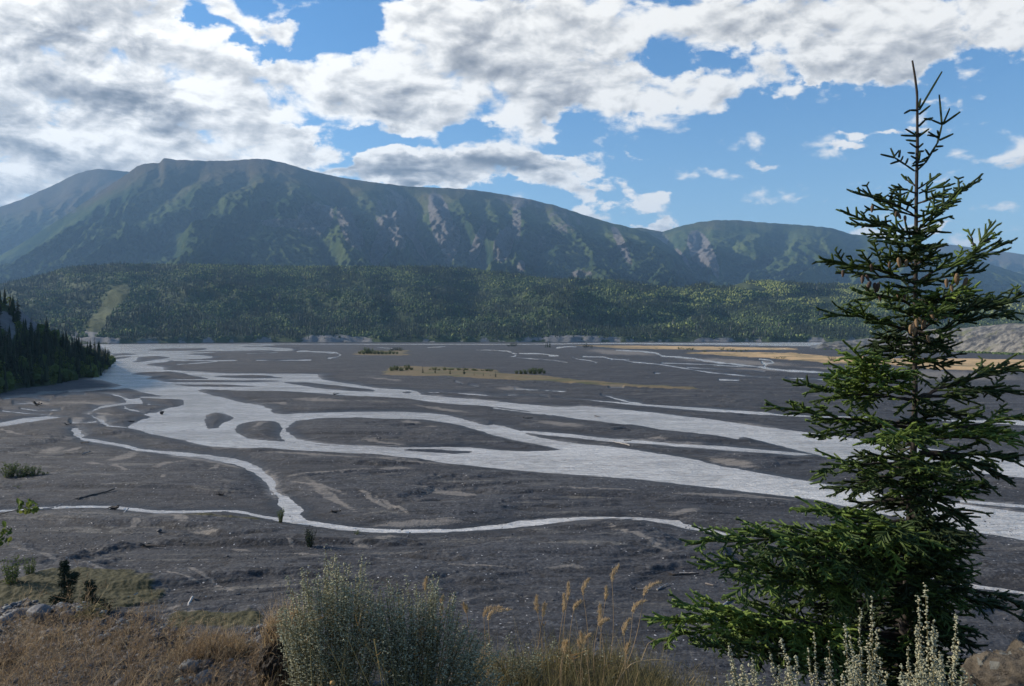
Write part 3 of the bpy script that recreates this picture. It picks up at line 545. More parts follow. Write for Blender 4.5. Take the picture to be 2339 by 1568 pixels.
def mountain(name, crest, x0, x1, y0, y1, base_z, seed, amp, nu=900, nt=330, gk=26, slant=lambda X: 0*X, tree0=1300, scree=None, carve=1.0, gullies=()):
    """a massif whose crest follows the skyline polyline (enlarged-photo pixels) at depth y1, foot at y0"""
    X = np.linspace(x0, x1, nu); t = np.linspace(0, 1, nt)
    T, XX = np.meshgrid(t, X, indexing='ij'); u = (XX-CX)/F
    yc = y1+fbm(X/260, X*0+seed, 3, seed+9)*y1*.05
    v1 = (HY-interp(crest, X)+fbm(X/22, X*0, 5, seed)*2.2)/F; v0 = (base_z-CAMZ)/y0
    y = y0+(yc[None]-y0)*T**1.15
    g0 = u*gk+slant(XX)*(1-T)+fbm(u*7, T*2.5, 4, seed+1)*1.3
    r = 1-np.abs(perlin(g0, T*1.1, seed+2))*2.2; r = np.where(r < -1, -1, r)
    r2 = 1-np.abs(perlin(g0*2.7+3, T*2.6+5, seed+3))*2
    r3 = fbm(u*70+T*9, T*24, 5, seed+4, .55, True); w = np.sin(np.pi*np.clip(T, 0, 1))**.6*np.clip((1-T)*5, 0, 1)
    v = v0+(v1[None]-v0)*T
    disp = (r*.48+r2*.26+r3*.24)*amp*w*carve
    gy = HY-v*F; gd = 0*T
    for pts, wd, dp in gullies:                       # named ravines: enlarged-photo pixels, top to bottom
        dm = np.full(T.shape, 1e3)
        for a, b in zip(pts[:-1], pts[1:]): dm = np.minimum(dm, seg_dist(XX+fbm(XX/14, gy/14, 3, seed+12)*7, gy, a, b))
        gd = gd+dp*np.clip(1-dm/wd, 0, 1)**1.15*np.clip((1-T)*9, 0, 1)
    disp = disp-gd
    y = y-disp; z = CAMZ+v*y+disp*.28
    z = np.where(T > .995, CAMZ+v*y, z)
    if callable(scree): sc = scree(XX, HY-(z-CAMZ)/y*F, r, r2)
    else: sc = np.zeros(T.shape)
    # back slope
    nb = 40; tb = np.linspace(0, 1, nb)[1:, None]
    yb = y[-1][None]+tb*(y1*.35); zb = z[-1][None]*(1-tb)**.9+fbm(u[0]*9+tb*3, tb*4, 4, seed+6)*60*np.sin(np.pi*tb)
    Xm = np.concatenate([u*y, u[0][None]*yb]); Y = np.concatenate([y, yb]); Z = np.concatenate([z, zb])
    V = np.stack([Xm, Y, Z], 2).reshape(-1, 3); sc = np.concatenate([sc, np.zeros(yb.shape)])
    me = mkmesh(name, V, [grid_faces(*Xm.shape)], [M['mount']], {'scree': sc.ravel(), 'tree0': np.full(Xm.size, tree0)}, True)
    return tag(link(name, me), kind='structure')
CREST_A = [(-1500,1000),(-700,850),(-200,640),(0,585),(50,556),(120,512),(180,472),(240,430),(296,394),(303,388),(313,380),(333,374),(365,372),(373,362),(400,365),(466,368),(533,367),(583,363),(616,365),(650,373),(700,388),(733,396),(779,406),(846,416),(929,426),(1062,432),(1129,441),(1212,456),(1272,471),(1346,495),(1396,510),(1446,521),(1480,532),(1540,570),(1620,640),(1800,760),(2400,790)]
CREST_A0 = [(-1800,760),(-900,640),(-300,530),(0,473),(50,456),(83,440),(117,426),(143,413),(167,400),(200,390),(223,386),(267,390),(296,393),(400,430),(700,560),(1000,700)]
CREST_B = [(900,760),(1350,600),(1440,521),(1466,521),(1512,530),(1558,516),(1602,507),(1635,503),(1692,504),(1759,510),(1842,515),(1902,522),(1942,535),(1999,540),(2032,553),(2100,568),(2170,580),(2243,598),(2339,628),(2700,720),(3200,780)]
CREST_C = [(1700,700),(2000,600),(2080,575),(2122,563),(2152,557),(2182,560),(2259,573),(2309,577),(2339,582),(2600,560),(3000,600),(3800,700)]
def blobs(L, X, Y):
    s = np.zeros(X.shape)
    for cx, cy, rx, ry, a, w in L:
        ca, sa = math.cos(R(a)), math.sin(R(a)); dx, dy = X-cx, Y-cy
        s = np.maximum(s, w*np.clip(1.6-((dx*ca+dy*sa)/rx)**2-((-dx*sa+dy*ca)/ry)**2, 0, 1))
    return s
SCREE_A = [(1010,515,24,75,-14,1.1),(1030,560,20,50,10,.9),(900,500,50,70,-20,.8),(870,560,18,50,20,.9),(720,500,50,40,-30,.6),(800,520,22,60,-25,.7),(960,570,9,32,-30,.9),(1090,560,12,50,20,.8),(1150,560,22,40,15,.8),(1180,500,12,60,0,.6),
 (1190,460,60,14,10,.5),(1230,560,30,25,0,.5),(1290,500,40,50,30,.45),(1420,560,10,50,-25,.8),(650,510,60,12,0,.6),(180,430,120,50,-30,.45),(430,420,60,30,-30,.35),(1190,608,10,14,0,.9),(1300,625,60,10,0,.6),(1100,430,120,10,4,.4),(700,440,50,40,20,.35)]
GUL_A = [([(925,432),(945,480),(958,530),(990,610)],46,620),([(745,425),(800,470),(838,530),(868,620)],44,480),([(690,470),(735,530),(760,620)],32,300),([(1085,470),(1110,520),(1105,560),(1085,620)],34,300),([(1150,480),(1170,540),(1150,620)],30,260),
 ([(1225,480),(1240,540),(1215,620)],36,280),([(1330,510),(1370,560),(1420,640)],40,260),([(900,470),(885,540),(905,620)],26,280),([(1010,470),(1060,520),(1075,610)],24,180),([(300,398),(215,440),(120,520),(20,600)],34,300),([(440,400),(380,440),(250,520),(140,620)],36,260),([(560,420),(480,470),(370,540),(280,620)],34,240),([(640,440),(590,500),(520,560),(470,630)],34,220),([(360,400),(300,450),(200,520)],24,180)]
mountain('mountain', CREST_A, -1500, 2400, 4300, 8600, 20, 3, 620, 1150, 380, 13, lambda X: np.clip((700-X)/500, 0, 1.2)*3.2, 1300,
         lambda X, Y, r, r2: np.clip(blobs(SCREE_A, X, Y)-np.clip(-r*1.2, 0, .3)+.05, 0, 1.1), 1, GUL_A)
mountain('mountain', CREST_A0, -1800, 1000, 8200, 11500, 100, 31, 600, 500, 200, 22, lambda X: 2+0*X, 1300, lambda X, Y, r, r2: .25+0*X)
mountain('mountain', CREST_B, 900, 3200, 5200, 9800, 20, 57, 420, 700, 280, 16, lambda X: 0*X, 1250,
         lambda X, Y, r, r2: blobs([(1600,570,26,45,-25,.9),(1630,600,10,40,-15,.8),(1560,600,12,40,-30,.7),(1500,560,30,40,20,.5)], X, Y), 1,
         [([(1512,531),(1545,580),(1590,650)],40,420),([(1600,540),(1590,600),(1600,660)],26,220),([(1800,530),(1760,600),(1740,660)],40,160),([(1950,550),(1930,620)],40,160)])
mountain('mountain', CREST_C, 1700, 3800, 10500, 14500, 100, 77, 500, 380, 160, 18, lambda X: 0*X, 900, lambda X, Y, r, r2: .2+0*X)

# ---- wooded hill across the river
CREST_H = [(-2500,760),(-1200,720),(-500,690),(0,641),(83,623),(167,601),(250,595),(333,595),(500,596),(666,601),(779,600),(996,600),(1112,610),(1196,621),(1246,628),(1329,628),(1396,631),(1479,641),(1558,650),(1592,640),(1659,647),(1709,635),(1745,632),(1825,639),(1959,641),(2100,668),(2259,692),(2339,674),(2500,660),(3200,690),(4500,750)]
def hill_surface():
    X = np.linspace(-1800, 4200, 1100); t = np.linspace(0, 1, 260); T, XX = np.meshgrid(t, X, indexing='ij'); u = (XX-CX)/F
    y0 = np.interp(X, [-1800, 0, 250, 600, 1850, 2100, 4200], [1700, 1680, 1700, 1960, 2080, 2000, 1900])+fbm(X/60, X*0, 3, 5)*25
    y1 = 3300+fbm(X/300, X*0, 3, 8)*350
    v1 = (HY-interp(CREST_H, X)-8.5+fbm(X/40, X*0, 4, 2)*2)/F
    y = y0[None]+(y1-y0)[None]*T; v0 = (1-CAMZ)/y0[None]
    bl = .5+.5*fbm(X/25, X*0, 4, 14); bank = np.clip(T*60, 0, 1)*(4+14*np.clip(bl, 0, 1))[None]/y           # cut bank at the water
    w = np.sin(np.pi*T)
    hum = fbm(u*9, T*5+u*3, 5, 15, .5)*.030+fbm(u*4.5-T*2, T*2.5, 3, 18)*.022
    v = v0+(v1[None]-v0)*T**.92+bank*(1-T)+hum*w
    vm = np.maximum.accumulate(v, 0)
    z = CAMZ+v*y; x = u*y
    return XX, T, x, y, z, v, vm
hX, hT, hx, hy, hz, hv, hvm = hill_surface()
hY = HY-hv*F
clear = blobs([(235,715,14,62,38,1.0),(268,672,18,26,50,1.0),(215,745,18,30,30,.8),(1700,655,60,8,10,.5),(1890,690,30,10,25,.5)], hX, hY)
rocky = np.clip(1-hT*34, 0, 1)*np.clip(.35+fbm(hX/45, hX*0, 4, 19)*2.2, 0, 1)*1.2+blobs([(210,770,60,12,8,.9),(760,775,60,10,0,.9),(1300,774,90,8,0,.8),(1640,778,40,6,0,.7)], hX, hY)
def build_hill():
    nb = 14; tb = np.linspace(0, 1, nb)[1:, None]
    yb = hy[-1][None]+tb*1100; zb = hz[-1][None]*(1-tb*.85); u = (hX[0]-CX)/F
    V = np.stack([np.concatenate([hx, u[None]*yb]), np.concatenate([hy, yb]), np.concatenate([hz, zb])], 2)
    z0 = np.zeros(yb.shape)
    me = mkmesh('hills', V.reshape(-1, 3), [grid_faces(*V.shape[:2])], [M['hill']], {'clear': np.concatenate([clear, z0]).ravel(), 'rocky': np.concatenate([rocky, z0]).ravel()}, True)
    tag(link('hills', me), kind='structure')
build_hill()
def spire(n=5, tiers=2):
    V = []; Fc = []
    for j in range(tiers):
        zb = .06+.42*j; zt = min(1, zb+.62); r = .5*(1-.45*j)
        b = len(V)
        for i in range(n): a = i/n*2*math.pi+j*.6; V.append((math.cos(a)*r, math.sin(a)*r, zb))
        V.append((0, 0, zt))
        for i in range(n): Fc.append((b+i, b+(i+1) % n, b+n))
    return np.array(V), np.array(Fc)
def build_forest():
    acc = Acc(); nr, nc = hX.shape
    def pick(n, dens):
        r = rng.integers(0, nr-1, n*3); c = rng.integers(0, nc-1, n*3)
        keep = (rng.random(n*3) < dens(r, c)*(hy[r, c]/3300)) & (np.abs(hX[r, c]-1170) < 1900) & (hv[r, c] > hvm[r, c]-.004)
        r, c = r[keep][:n], c[keep][:n]; fr, fc = rng.random(len(r)), rng.random(len(r))
        def L(A): return (A[r, c]*(1-fr)*(1-fc)+A[r+1, c]*fr*(1-fc)+A[r, c+1]*(1-fr)*fc+A[r+1, c+1]*fr*fc)
        return np.stack([L(hx), L(hy), L(hz)], 1), r, c
    patch = fbm(hX/120, hY/30, 5, 25); low = np.clip((hT-.0)*2.2, 0, 1)
    leafy = np.clip(patch*4.2+.0+low*.45+np.clip((hX-1400)/900, 0, .35)*low, 0, 1)
    ok = (clear < .4)*(hT > .006)*(1-.9*(rocky > .45)*(hT < .03))
    P, r, c = pick(95000, lambda r, c: (1-.75*leafy[r, c])*ok[r, c])
    n = len(P); h = rng.uniform(7, 15, n)*(1+.5*(rng.random(n) > .85)); P[:, 2] -= 1
    wdt = h*rng.uniform(.20, .34, n); V, Fc = spire()
    scatter(acc, V, Fc, P, np.stack([wdt, wdt, h], 1), a=np.clip(rng.beta(1.6, 3, n)*.85+.25*patch[r, c]+(rng.random(n) > .93)*.5, 0, 1), m=0)
    P, r, c = pick(70000, lambda r, c: (.12+leafy[r, c])*ok[r, c])
    n = len(P); s = rng.uniform(2.0, 4.6, n)
    P[:, 2] += s*.5
    scatter(acc, ICOV, ICOF, P, np.stack([s, s, s*rng.uniform(.8, 1.5, n)], 1), a=np.clip(rng.beta(2, 2.6, n)+.6*fbm(hX/50, hY/14, 3, 27)[r, c]+.55*np.clip((hX[r, c]-1350)/350, 0, 1)*(hT[r, c] > .55)+.15*(hT[r, c] > .8), 0, 1), m=1, jitter=.35)  # last tint terms paint sunlight on the crest: paler at upper right and top
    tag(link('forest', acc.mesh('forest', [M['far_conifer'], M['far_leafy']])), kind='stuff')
build_forest()

# ---- eroded bluff on the right bank
def build_cliff():
    X = np.linspace(1850, 4200, 620); t = np.linspace(0, 1, 90); T, XX = np.meshgrid(t, X, indexing='ij'); u = (XX-CX)/F
    y0 = np.interp(X, [1850, 1861, 1992, 2192, 2339, 2900, 4200], [1150, 1130, 1100, 965, 850, 560, 300])
    topY = np.interp(X, [1850, 1861, 1879, 1909, 1959, 2009, 2126, 2192, 2259, 2309, 2339, 2900, 4200], [799, 798, 786, 780, 776, 771, 752, 750, 744, 739, 740, 690, 560])
    wd = np.interp(X, [1850, 1900, 2100, 4200], [2, 40, 90, 90])
    y = y0[None]+wd[None]*T; zt = CAMZ+(HY-topY+fbm(X/18, X*0, 4, 3)*1.5)/F*(y0+wd)
    g = 1-np.abs(fbm(XX/15+T*1.2, T*.8, 4, 44))*3.0; y = y-g*7*np.sin(np.pi*T)*np.clip(wd/60, 0, 1)
    z = zt[None]*np.clip(T*1.02, 0, 1)**.8; x = u*y
    tb = np.linspace(0, 1, 12)[1:, None]; yb = y[-1][None]+tb*420; zb = zt[None]*(1-tb*.75)+fbm(XX[0]/30+tb, tb*5, 3, 4)*3
    V = np.stack([np.concatenate([x, u[0][None]*yb]), np.concatenate([y, yb]), np.concatenate([z, zb])], 2)
    me = mkmesh('cliff', V.reshape(-1, 3), [grid_faces(*V.shape[:2])], [M['cliff']], {}, True)
    tag(link('cliff', me), kind='structure')
    # bushes along its foot and on the bench above
    acc = Acc(); n = 2600; i = rng.integers(0, 620, n); a = rng.random(n)
    Pf = np.stack([u[0][i]*(y0[i]-a**2*30-2), y0[i]-a**2*30-2, .6+0*a], 1); keep = ((X[i] > 1940) & (X[i] < 2050)) | (X[i] > 2185) | (rng.random(n) < .1); Pf = Pf[keep]
    s = rng.uniform(.8, 2.4, len(Pf)); scatter(acc, ICOV, ICOF, Pf, np.stack([s, s, s], 1), a=rng.beta(2, 3, len(s)), m=1, jitter=.35)
    n = 2600; i = rng.integers(60, 620, n); tb = rng.random(n)**1.0; yy = y[-1][i]+tb*400
    P = np.stack([u[0][i]*yy, yy, zt[i]*(1-tb*.75)-1], 1); h = rng.uniform(5, 11, n); V, Fc = spire()
    P = P[tb > .12]; h = h[tb > .12]
    scatter(acc, V, Fc, P, np.stack([h*.3, h*.3, h], 1), a=rng.beta(2, 3, len(h)), m=0)
    tag(link('thicket', acc.mesh('thicket', [M['far_conifer'], M['far_leafy']])), kind='stuff')
def _cliff(k, p, o):
    P = pos(k); n = k.noise(k.mapv(P, scale=(1, 1, .3)), .09, 7, .7); f = k.noise(P, .6, 4, .7)
    c = k.mix(k.sm(n, .40, .60), (.045, .044, .044), (.20, .185, .155)); c = k.mix(k.sm(k.noise(P, .03, 6, .7), .52, .66), c, (.12, .12, .055))
    c = k.mix(k.sm(f, .5, .3, 0, .5), c, (.06, .06, .055)); k.put(p.inputs['Base Color'], c); bump(k, p, k.noise(P, .2, 6, .7), .8, 2.5)
M['cliff'] = mat('cliff', _cliff)
build_cliff()

# ---- dark wooded hillside coming down to the river on the left
HB = [(-1400,1060),(-900,1000),(-400,950),(0,903),(48,888),(107,883),(166,870),(228,859),(253,829),(262,826)]
HC = [(-1400,380),(-900,430),(-300,540),(-100,625),(0,690),(43,706),(83,738),(110,757),(143,782),(183,795),(226,812),(253,827),(262,826)]
def side_surface():
    X = np.linspace(-1400, 262, 460); t = np.linspace(0, 1, 70); T, XX = np.meshgrid(t, X, indexing='ij'); u = (XX-CX)/F
    y0 = CAMZ*F/(interp(HB, X)-HY); wd = np.interp(X, [-1400, 0, 150, 262], [160, 150, 90, 12]); y = y0[None]+wd[None]*T
    v0 = -CAMZ/y0; v1 = (HY-interp(HC, X))/F
    v = v0[None]+(v1-v0)[None]*T**.85; z = CAMZ+v*y+fbm(XX/30, T*4, 4, 61)*3*np.sin(np.pi*T)-.3
    return XX, T, u*y, y, z
sX, sT, sx, sy, sz = side_surface(); sY = HY-(sz-CAMZ)/sy*F
srock = blobs([(66,738,34,14,38,1.1),(16,745,18,34,-15,1.1),(50,720,26,9,35,.9)], sX, sY)
def conifer_mesh(name, seed, whorls=15, mats=None, slim=.17, leafy=False):
    r = np.random.default_rng(seed); acc = Acc()
    if leafy:
        n = 230; th = r.uniform(0, 6.28, n); zz = r.beta(2, 1.7, n); rad = .30*np.sin(np.pi*np.clip(zz*.85+.1, 0, 1))**.7*r.uniform(.3, 1, n)*(1+.4*np.sin(th*3+zz*9+seed))
        P = np.stack([np.cos(th)*rad, np.sin(th)*rad, .12+zz*.85], 1)
        s = r.uniform(.03, .065, n); d = r.normal(size=(n, 3)); d /= np.linalg.norm(d, axis=1)[:, None]; e1 = np.cross(d, [0, 0, 1.]); e2 = np.cross(d, e1)
        V = np.stack([P-e1*s[:, None], P+e2*s[:, None], P+e1*s[:, None], P-e2*s[:, None]], 1)
        acc.add(V, np.arange(4*n).reshape(n, 4), np.repeat(r.beta(2, 2, n), 4), 0)
        tube(acc, [(0, 0, -.02), (.01, 0, .5), (0, .01, .8)], [.012, .008, .003], 4, .4, 1)
    else:
        V = []; a = []
        for j in range(whorls):
            f = j/(whorls-1); zc = .08+.88*f; L = slim*(1-f)**.8*(1+.25*r.normal())+.012; nb = int(r.integers(6, 9))
            for i in range(nb):
                th = r.uniform(0, 6.28); l = L*r.uniform(.55, 1.25); dx, dy = math.cos(th), math.sin(th); w = l*.42+.008
                up = .03*(1-f); dr = l*r.uniform(.15, .55)
                p0 = np.array([0, 0, zc+up]); p1 = np.array([dx*l, dy*l, zc-dr]); q = np.array([-dy*w, dx*w, -dr*.35-.012])
                m = p0*.45+p1*.55
                V += [p0, m+q, p1, p0, p1, m-q*[1, 1, -1]]
                V += [p0, m+[0, 0, -.05*(1.1-f)], p1]
                tt = r.beta(2, 3)*(.6+.4*f); a += [tt]*9
        acc.add(np.array(V), np.arange(len(V)).reshape(-1, 3), a, 0)
        tube(acc, [(0, 0, -.03), (0, 0, .5), (0, 0, 1)], [.016, .010, .003], 4, .3, 1)
    return acc.mesh(name, mats or [M['conifer'], M['wood']])
CON = [conifer_mesh('spruce_tree', 100+i, 13+i, slim=.13+.02*i) for i in range(4)]
LEAF = [conifer_mesh('leafy_tree', 200+i, leafy=True, mats=[M['leafy'], M['wood']]) for i in range(3)]
def build_side():
    V = np.stack([sx, sy, sz], 2); tb = np.linspace(0, 1, 10)[1:, None]; u = (sX[0]-CX)/F
    yb = sy[-1][None]+tb*260; zb = sz[-1][None]*(1-tb)-.5
    V = np.concatenate([V, np.stack([u[None]*yb, yb, zb], 2)]); z0 = np.zeros(yb.shape)
    me = mkmesh('hillside', V.reshape(-1, 3), [grid_faces(*V.shape[:2])], [M['hill']], {'clear': np.concatenate([sT*0, z0]).ravel(), 'rocky': np.concatenate([srock, z0]).ravel()}, True)
    tag(link('hillside', me), kind='structure')
    n = 9000; r = rng.integers(0, 69, n); c = rng.integers(0, 459, n)
    keep = (srock[r, c] < .35) & (rng.random(n) < .25+.9*(sX[r, c] > -40)); r, c = r[keep], c[keep]
    P = np.stack([sx[r, c], sy[r, c], sz[r, c]], 1)+rng.normal(size=(len(r), 3))*[1, 1.5, 0]; P[:, 2] -= .2
    X = CX+P[:, 0]/P[:, 1]*F; vis = (X > -10)
    far = np.clip(fbm(X/30, P[:, 2]/9, 3, 66)*1.6+.08, 0, 1); isleaf = rng.random(len(P)) < np.clip(far+(P[:, 2] < 5)*.28, 0, .8)
    # those that show largest: nearest, inside the frame
    order = np.argsort(np.where(vis, P[:, 1], 1e9)); spaced = []; cell = set()
    for i in order:
        key = (int(P[i, 0]/3.2), int(P[i, 1]/4.5))
        if key in cell: continue
        cell.add(key); spaced.append(i)
    P = P[spaced]; isleaf = isleaf[spaced]; vis = vis[spaced]
    nv = 0; acc = Acc(); V1, F1 = spire(6, 3)
    rest = []
    for i in range(len(P)):
        if vis[i] and nv < 300 and i % 2 == 0:
            nv += 1; lf = isleaf[i]; h = random.uniform(4, 7) if lf else random.uniform(6.5, 12)
            o = link('leafy_tree' if lf else 'spruce_tree', random.choice(LEAF if lf else CON), None, P[i], random.uniform(0, 6.28), (h*(1.25 if lf else 1), h*(1.25 if lf else 1), h))
            if lf: tag(o, 'green leafy poplar among the dark spruces on the steep left hillside', 'tree', 'leafy trees on the left hillside')
            else: tag(o, 'dark narrow spruce on the steep wooded hillside at left above the river', 'tree', 'spruces on the left hillside')
        else: rest.append(i)
    P2 = P[rest]; n = len(P2); h = rng.uniform(6, 12, n); w = h*.26
    lf = isleaf[rest]; scatter(acc, V1, F1, P2[~lf], np.stack([w, w, h], 1)[~lf], a=rng.beta(2, 4, (~lf).sum())*.8, m=0, jitter=.12)
    q = P2[lf]; s = rng.uniform(1.4, 2.8, len(q)); q[:, 2] += s*.7; IV, IF = ico(1)
    scatter(acc, IV, IF, q, np.stack([s, s, s*1.3], 1), a=rng.beta(2, 3, len(q)), m=1, jitter=.3)
    tag(link('forest', acc.mesh('forest', [M['conifer'], M['leafy']])), kind='stuff')
build_side()

# ---- the air between
def build_haze():
    m = bpy.data.materials.new('haze'); m.use_nodes = True; k = NT(m.node_tree); m.node_tree.nodes.clear()
    v = k.new('ShaderNodeVolumePrincipled'); v.inputs['Color'].default_value = (.34, .61, .97, 1); v.inputs['Density'].default_value = 4.1e-5; v.inputs['Anisotropy'].default_value = .1
    o = k.new('ShaderNodeOutputMaterial'); k.l.new(v.outputs[0], o.inputs[1])
    x0, x1, y0, y1, z0, z1 = -42000, 42000, -21000, 42000, -6, 3200
    V = [(x, y, z) for z in (z0, z1) for y in (y0, y1) for x in (x0, x1)]
    me = mkmesh('haze', V, [[(0,2,3,1),(4,5,7,6),(0,1,5,4),(2,6,7,3),(0,4,6,2),(1,3,7,5)]], [m])
    tag(link('haze', me), kind='stuff')
build_haze()
# ------------------------------------------------------------------ things on the river flat
def bedpt(X, Y, dz=0): x, y = gp(X, Y); return (x, y, .35+dz)
def shrub_mesh(name, seed, kind, mats):
    """kind: 'willow' upright wands with leaves, 'bush' round low bush; unit height"""
    r = np.random.default_rng(seed); acc = Acc(); ns = 26 if kind == 'willow' else 16
    for i in range(ns):
        th = r.uniform(0, 6.28); sp = r.uniform(.05, .30 if kind == 'willow' else .6); L = r.uniform(.6, 1.0) if kind == 'willow' else r.uniform(.5, .9)
        top = np.array([math.cos(th)*sp, math.sin(th)*sp, L]); q = np.linspace(0, 1, 5)[:, None]
        P = top*q*[1, 1, 1]+[math.cos(th)*.05, math.sin(th)*.05, -.05]
        tube(acc, P, np.linspace(.012, .004, 5), 3, .2, 1, False)
        n = 34; t = r.uniform(.12, 1.02, n)[:, None]; C = top*t+[math.cos(th)*.05, math.sin(th)*.05, -.05]+r.normal(size=(n, 3))*.035
        s = r.uniform(.022, .045, n)[:, None]; d = r.normal(size=(n, 3)); e1 = np.cross(d, [0, .2, 1.]); e1 /= np.linalg.norm(e1, axis=1)[:, None]; e2 = np.cross(d, e1); e2 /= np.linalg.norm(e2, axis=1)[:, None]
        V = np.stack([C-e1*s, C+e2*s*.5, C+e1*s, C-e2*s*.5], 1); acc.add(V, np.arange(4*n).reshape(n, 4), np.repeat(r.beta(2, 2, n), 4), 0)
    return acc
def shrub(X, Y, h, label, kind='willow', m='leafy', cat='shrub', group=None, seed=1, wide=1.0):
    acc = shrub_mesh('shrub', seed, kind, None)
    o = link('shrub', acc.mesh('shrub', [M[m], M['wood']]), None, bedpt(X, Y, -.3), random.uniform(0, 6), (h*wide, h*wide, h))
    return tag(o, label, cat, group)
def zLp(x, y): return zL([(x, y)])[0]
shrub(20, 1096, 3.3, 'yellow green willow cut by the left edge of the photograph on the gravel', seed=11, wide=1.4)
shrub(52, 1097, 2.9, 'middle yellow green willow of the clump at the left edge on the gravel', seed=12, wide=1.4)
shrub(78, 1096, 2.4, 'rounded yellow green willow at the right of the clump by the left edge', seed=13, wide=1.5)
shrub(103, 1096, 1.5, 'small sparse willow ending the clump at the left edge on its right', seed=14, wide=1.3)
shrub(43, 1121, 1.1, 'small low green bush on gravel just below the left willow clump', 'bush', seed=15, wide=1.5)
shrub(641, 1196, 2.0, 'small airy green sapling at the water edge where rapids meet the near stream', seed=16, wide=.8)
shrub(708, 1252, 2.6, 'upright dark green bush alone on sand below the near stream', seed=17, m='conifer')
shrub(815, 1226, 1.1, 'low round green bush on the bank right of the upright dark bush', 'bush', seed=18)
shrub(28, 1352, 3.6, 'pointed light green young poplar at the left edge above the mossy patch', seed=19, wide=.75)
shrub(69, 1330, 2.7, 'shorter pointed young poplar beside the mossy patch at left', seed=20, wide=.7)
# willows and dead brush on the islands
WI = [(895,850,5),(905,849,5.5),(917,850,4.5),(929,848,6),(940,848,3.5)]
for i, (X, Y, h) in enumerate(WI): shrub(X, Y, h*.8, 'low green willow at the left tip of the long sandy island with spruces', seed=30+i, wide=1.6, group='willows at the left tip of the long island')
for i in range(14): shrub(980+i*11+random.uniform(-3, 3), 847.5+i*.25, random.uniform(1.6, 3), 'low olive willow among the grass of the long sandy island', seed=40+i % 4, wide=2.2, group='willows in the grass of the long island')
for i in range(7): shrub(1180+i*10.5, 856+random.uniform(-1, .8), [2.6,3,3.6,4,4.6,4.4,3][i], 'green willow in the clump growing behind the long sandy island', seed=50+i % 3, wide=1.6, group='willow clump behind the long island')
for i in range(11): shrub(822+i*8.5, 810.5+random.uniform(-1, 1), [3,4,6,5,4,3.5,4,3,4,3,2.5][i]*1.5, 'green willow on the small far island left of the long one', seed=54+i % 3, wide=1.8, group='willows on the small far island')
for i, (X, Y, h) in enumerate([(897,802,7),(906,802,9),(913,803,8)]): shrub(X, Y, h*.8, 'dark brush pile at the right end of the small far island', 'bush', 'conifer', seed=60+i, wide=1.8, group='dark brush on the small far island')
for i, (X, Y, h) in enumerate([(1163,792,6),(1170,792,8),(1176,791.5,9),(1335,794.5,6),(1342,794,9),(1350,795,6)]):
    shrub(X, Y, h, 'low dark brush heap far out on the grey flat, left of the far spruces' if i < 3 else 'low dark brush heap far out on the grey flat, right of the far spruces', 'bush', 'conifer', seed=64+i % 3, wide=1.6, group='left brush heap' if i < 3 else 'right brush heap')
for i in range(16):
    X = [1552,1562,1571,1580,1650,1662,1672,1682,1693,1705,1500,1610,1775,1788,1900,1960][i]; Y = [799,799,800,801,801,802,803,804,804,803,798,806,821,821,826,815][i]
    shrub(X, Y, random.uniform(3, 6), 'low green bush scattered on the golden flat at right', 'bush', seed=67+i % 3, wide=1.7, group='bushes on the golden flat')
def island_spruce(X, Y, h, label, seed, g=None):
    o = link('spruce_tree', conifer_mesh('spruce_tree', seed, 12, slim=.2), None, bedpt(X, Y, -.3), random.uniform(0, 6), (h*.8, h*.8, h)); tag(o, label, 'tree', g)
ISP = [(965.5,854.5,5.6,'first dark spruce from the left on the long sandy island'),(994,855.5,4.6,'second dark spruce from the left on the long sandy island'),(1028,856.5,4.6,'third dark spruce from the left, thin, on the long sandy island'),(1060,857.5,6.2,'tallest dark spruce of the long sandy island, fourth from the left'),(1132,865,4.6,'rightmost squat dark spruce on the long sandy island')]
for i, a in enumerate(ISP): island_spruce(*a, 300+i)
island_spruce(1250, 794.5, 13, 'taller pointed spruce of the far pair alone on the grey flat', 310); island_spruce(1256, 794.8, 17, 'leaning tip of the far spruce pair alone on the grey flat', 311)
island_spruce(1246, 794.5, 8, 'shortest far spruce at the left of the far group on the flat', 312); island_spruce(936, 846.5, 4.5, 'small pointed spruce in the willows at the left tip of the long island', 313)
for i, (X, h) in enumerate([(1083,3),(1104,3.2),(1120,2)]): island_spruce(X, 862, h, 'tiny spruce seedling between the larger spruces on the long island', 315+i, 'spruce seedlings on the long island')
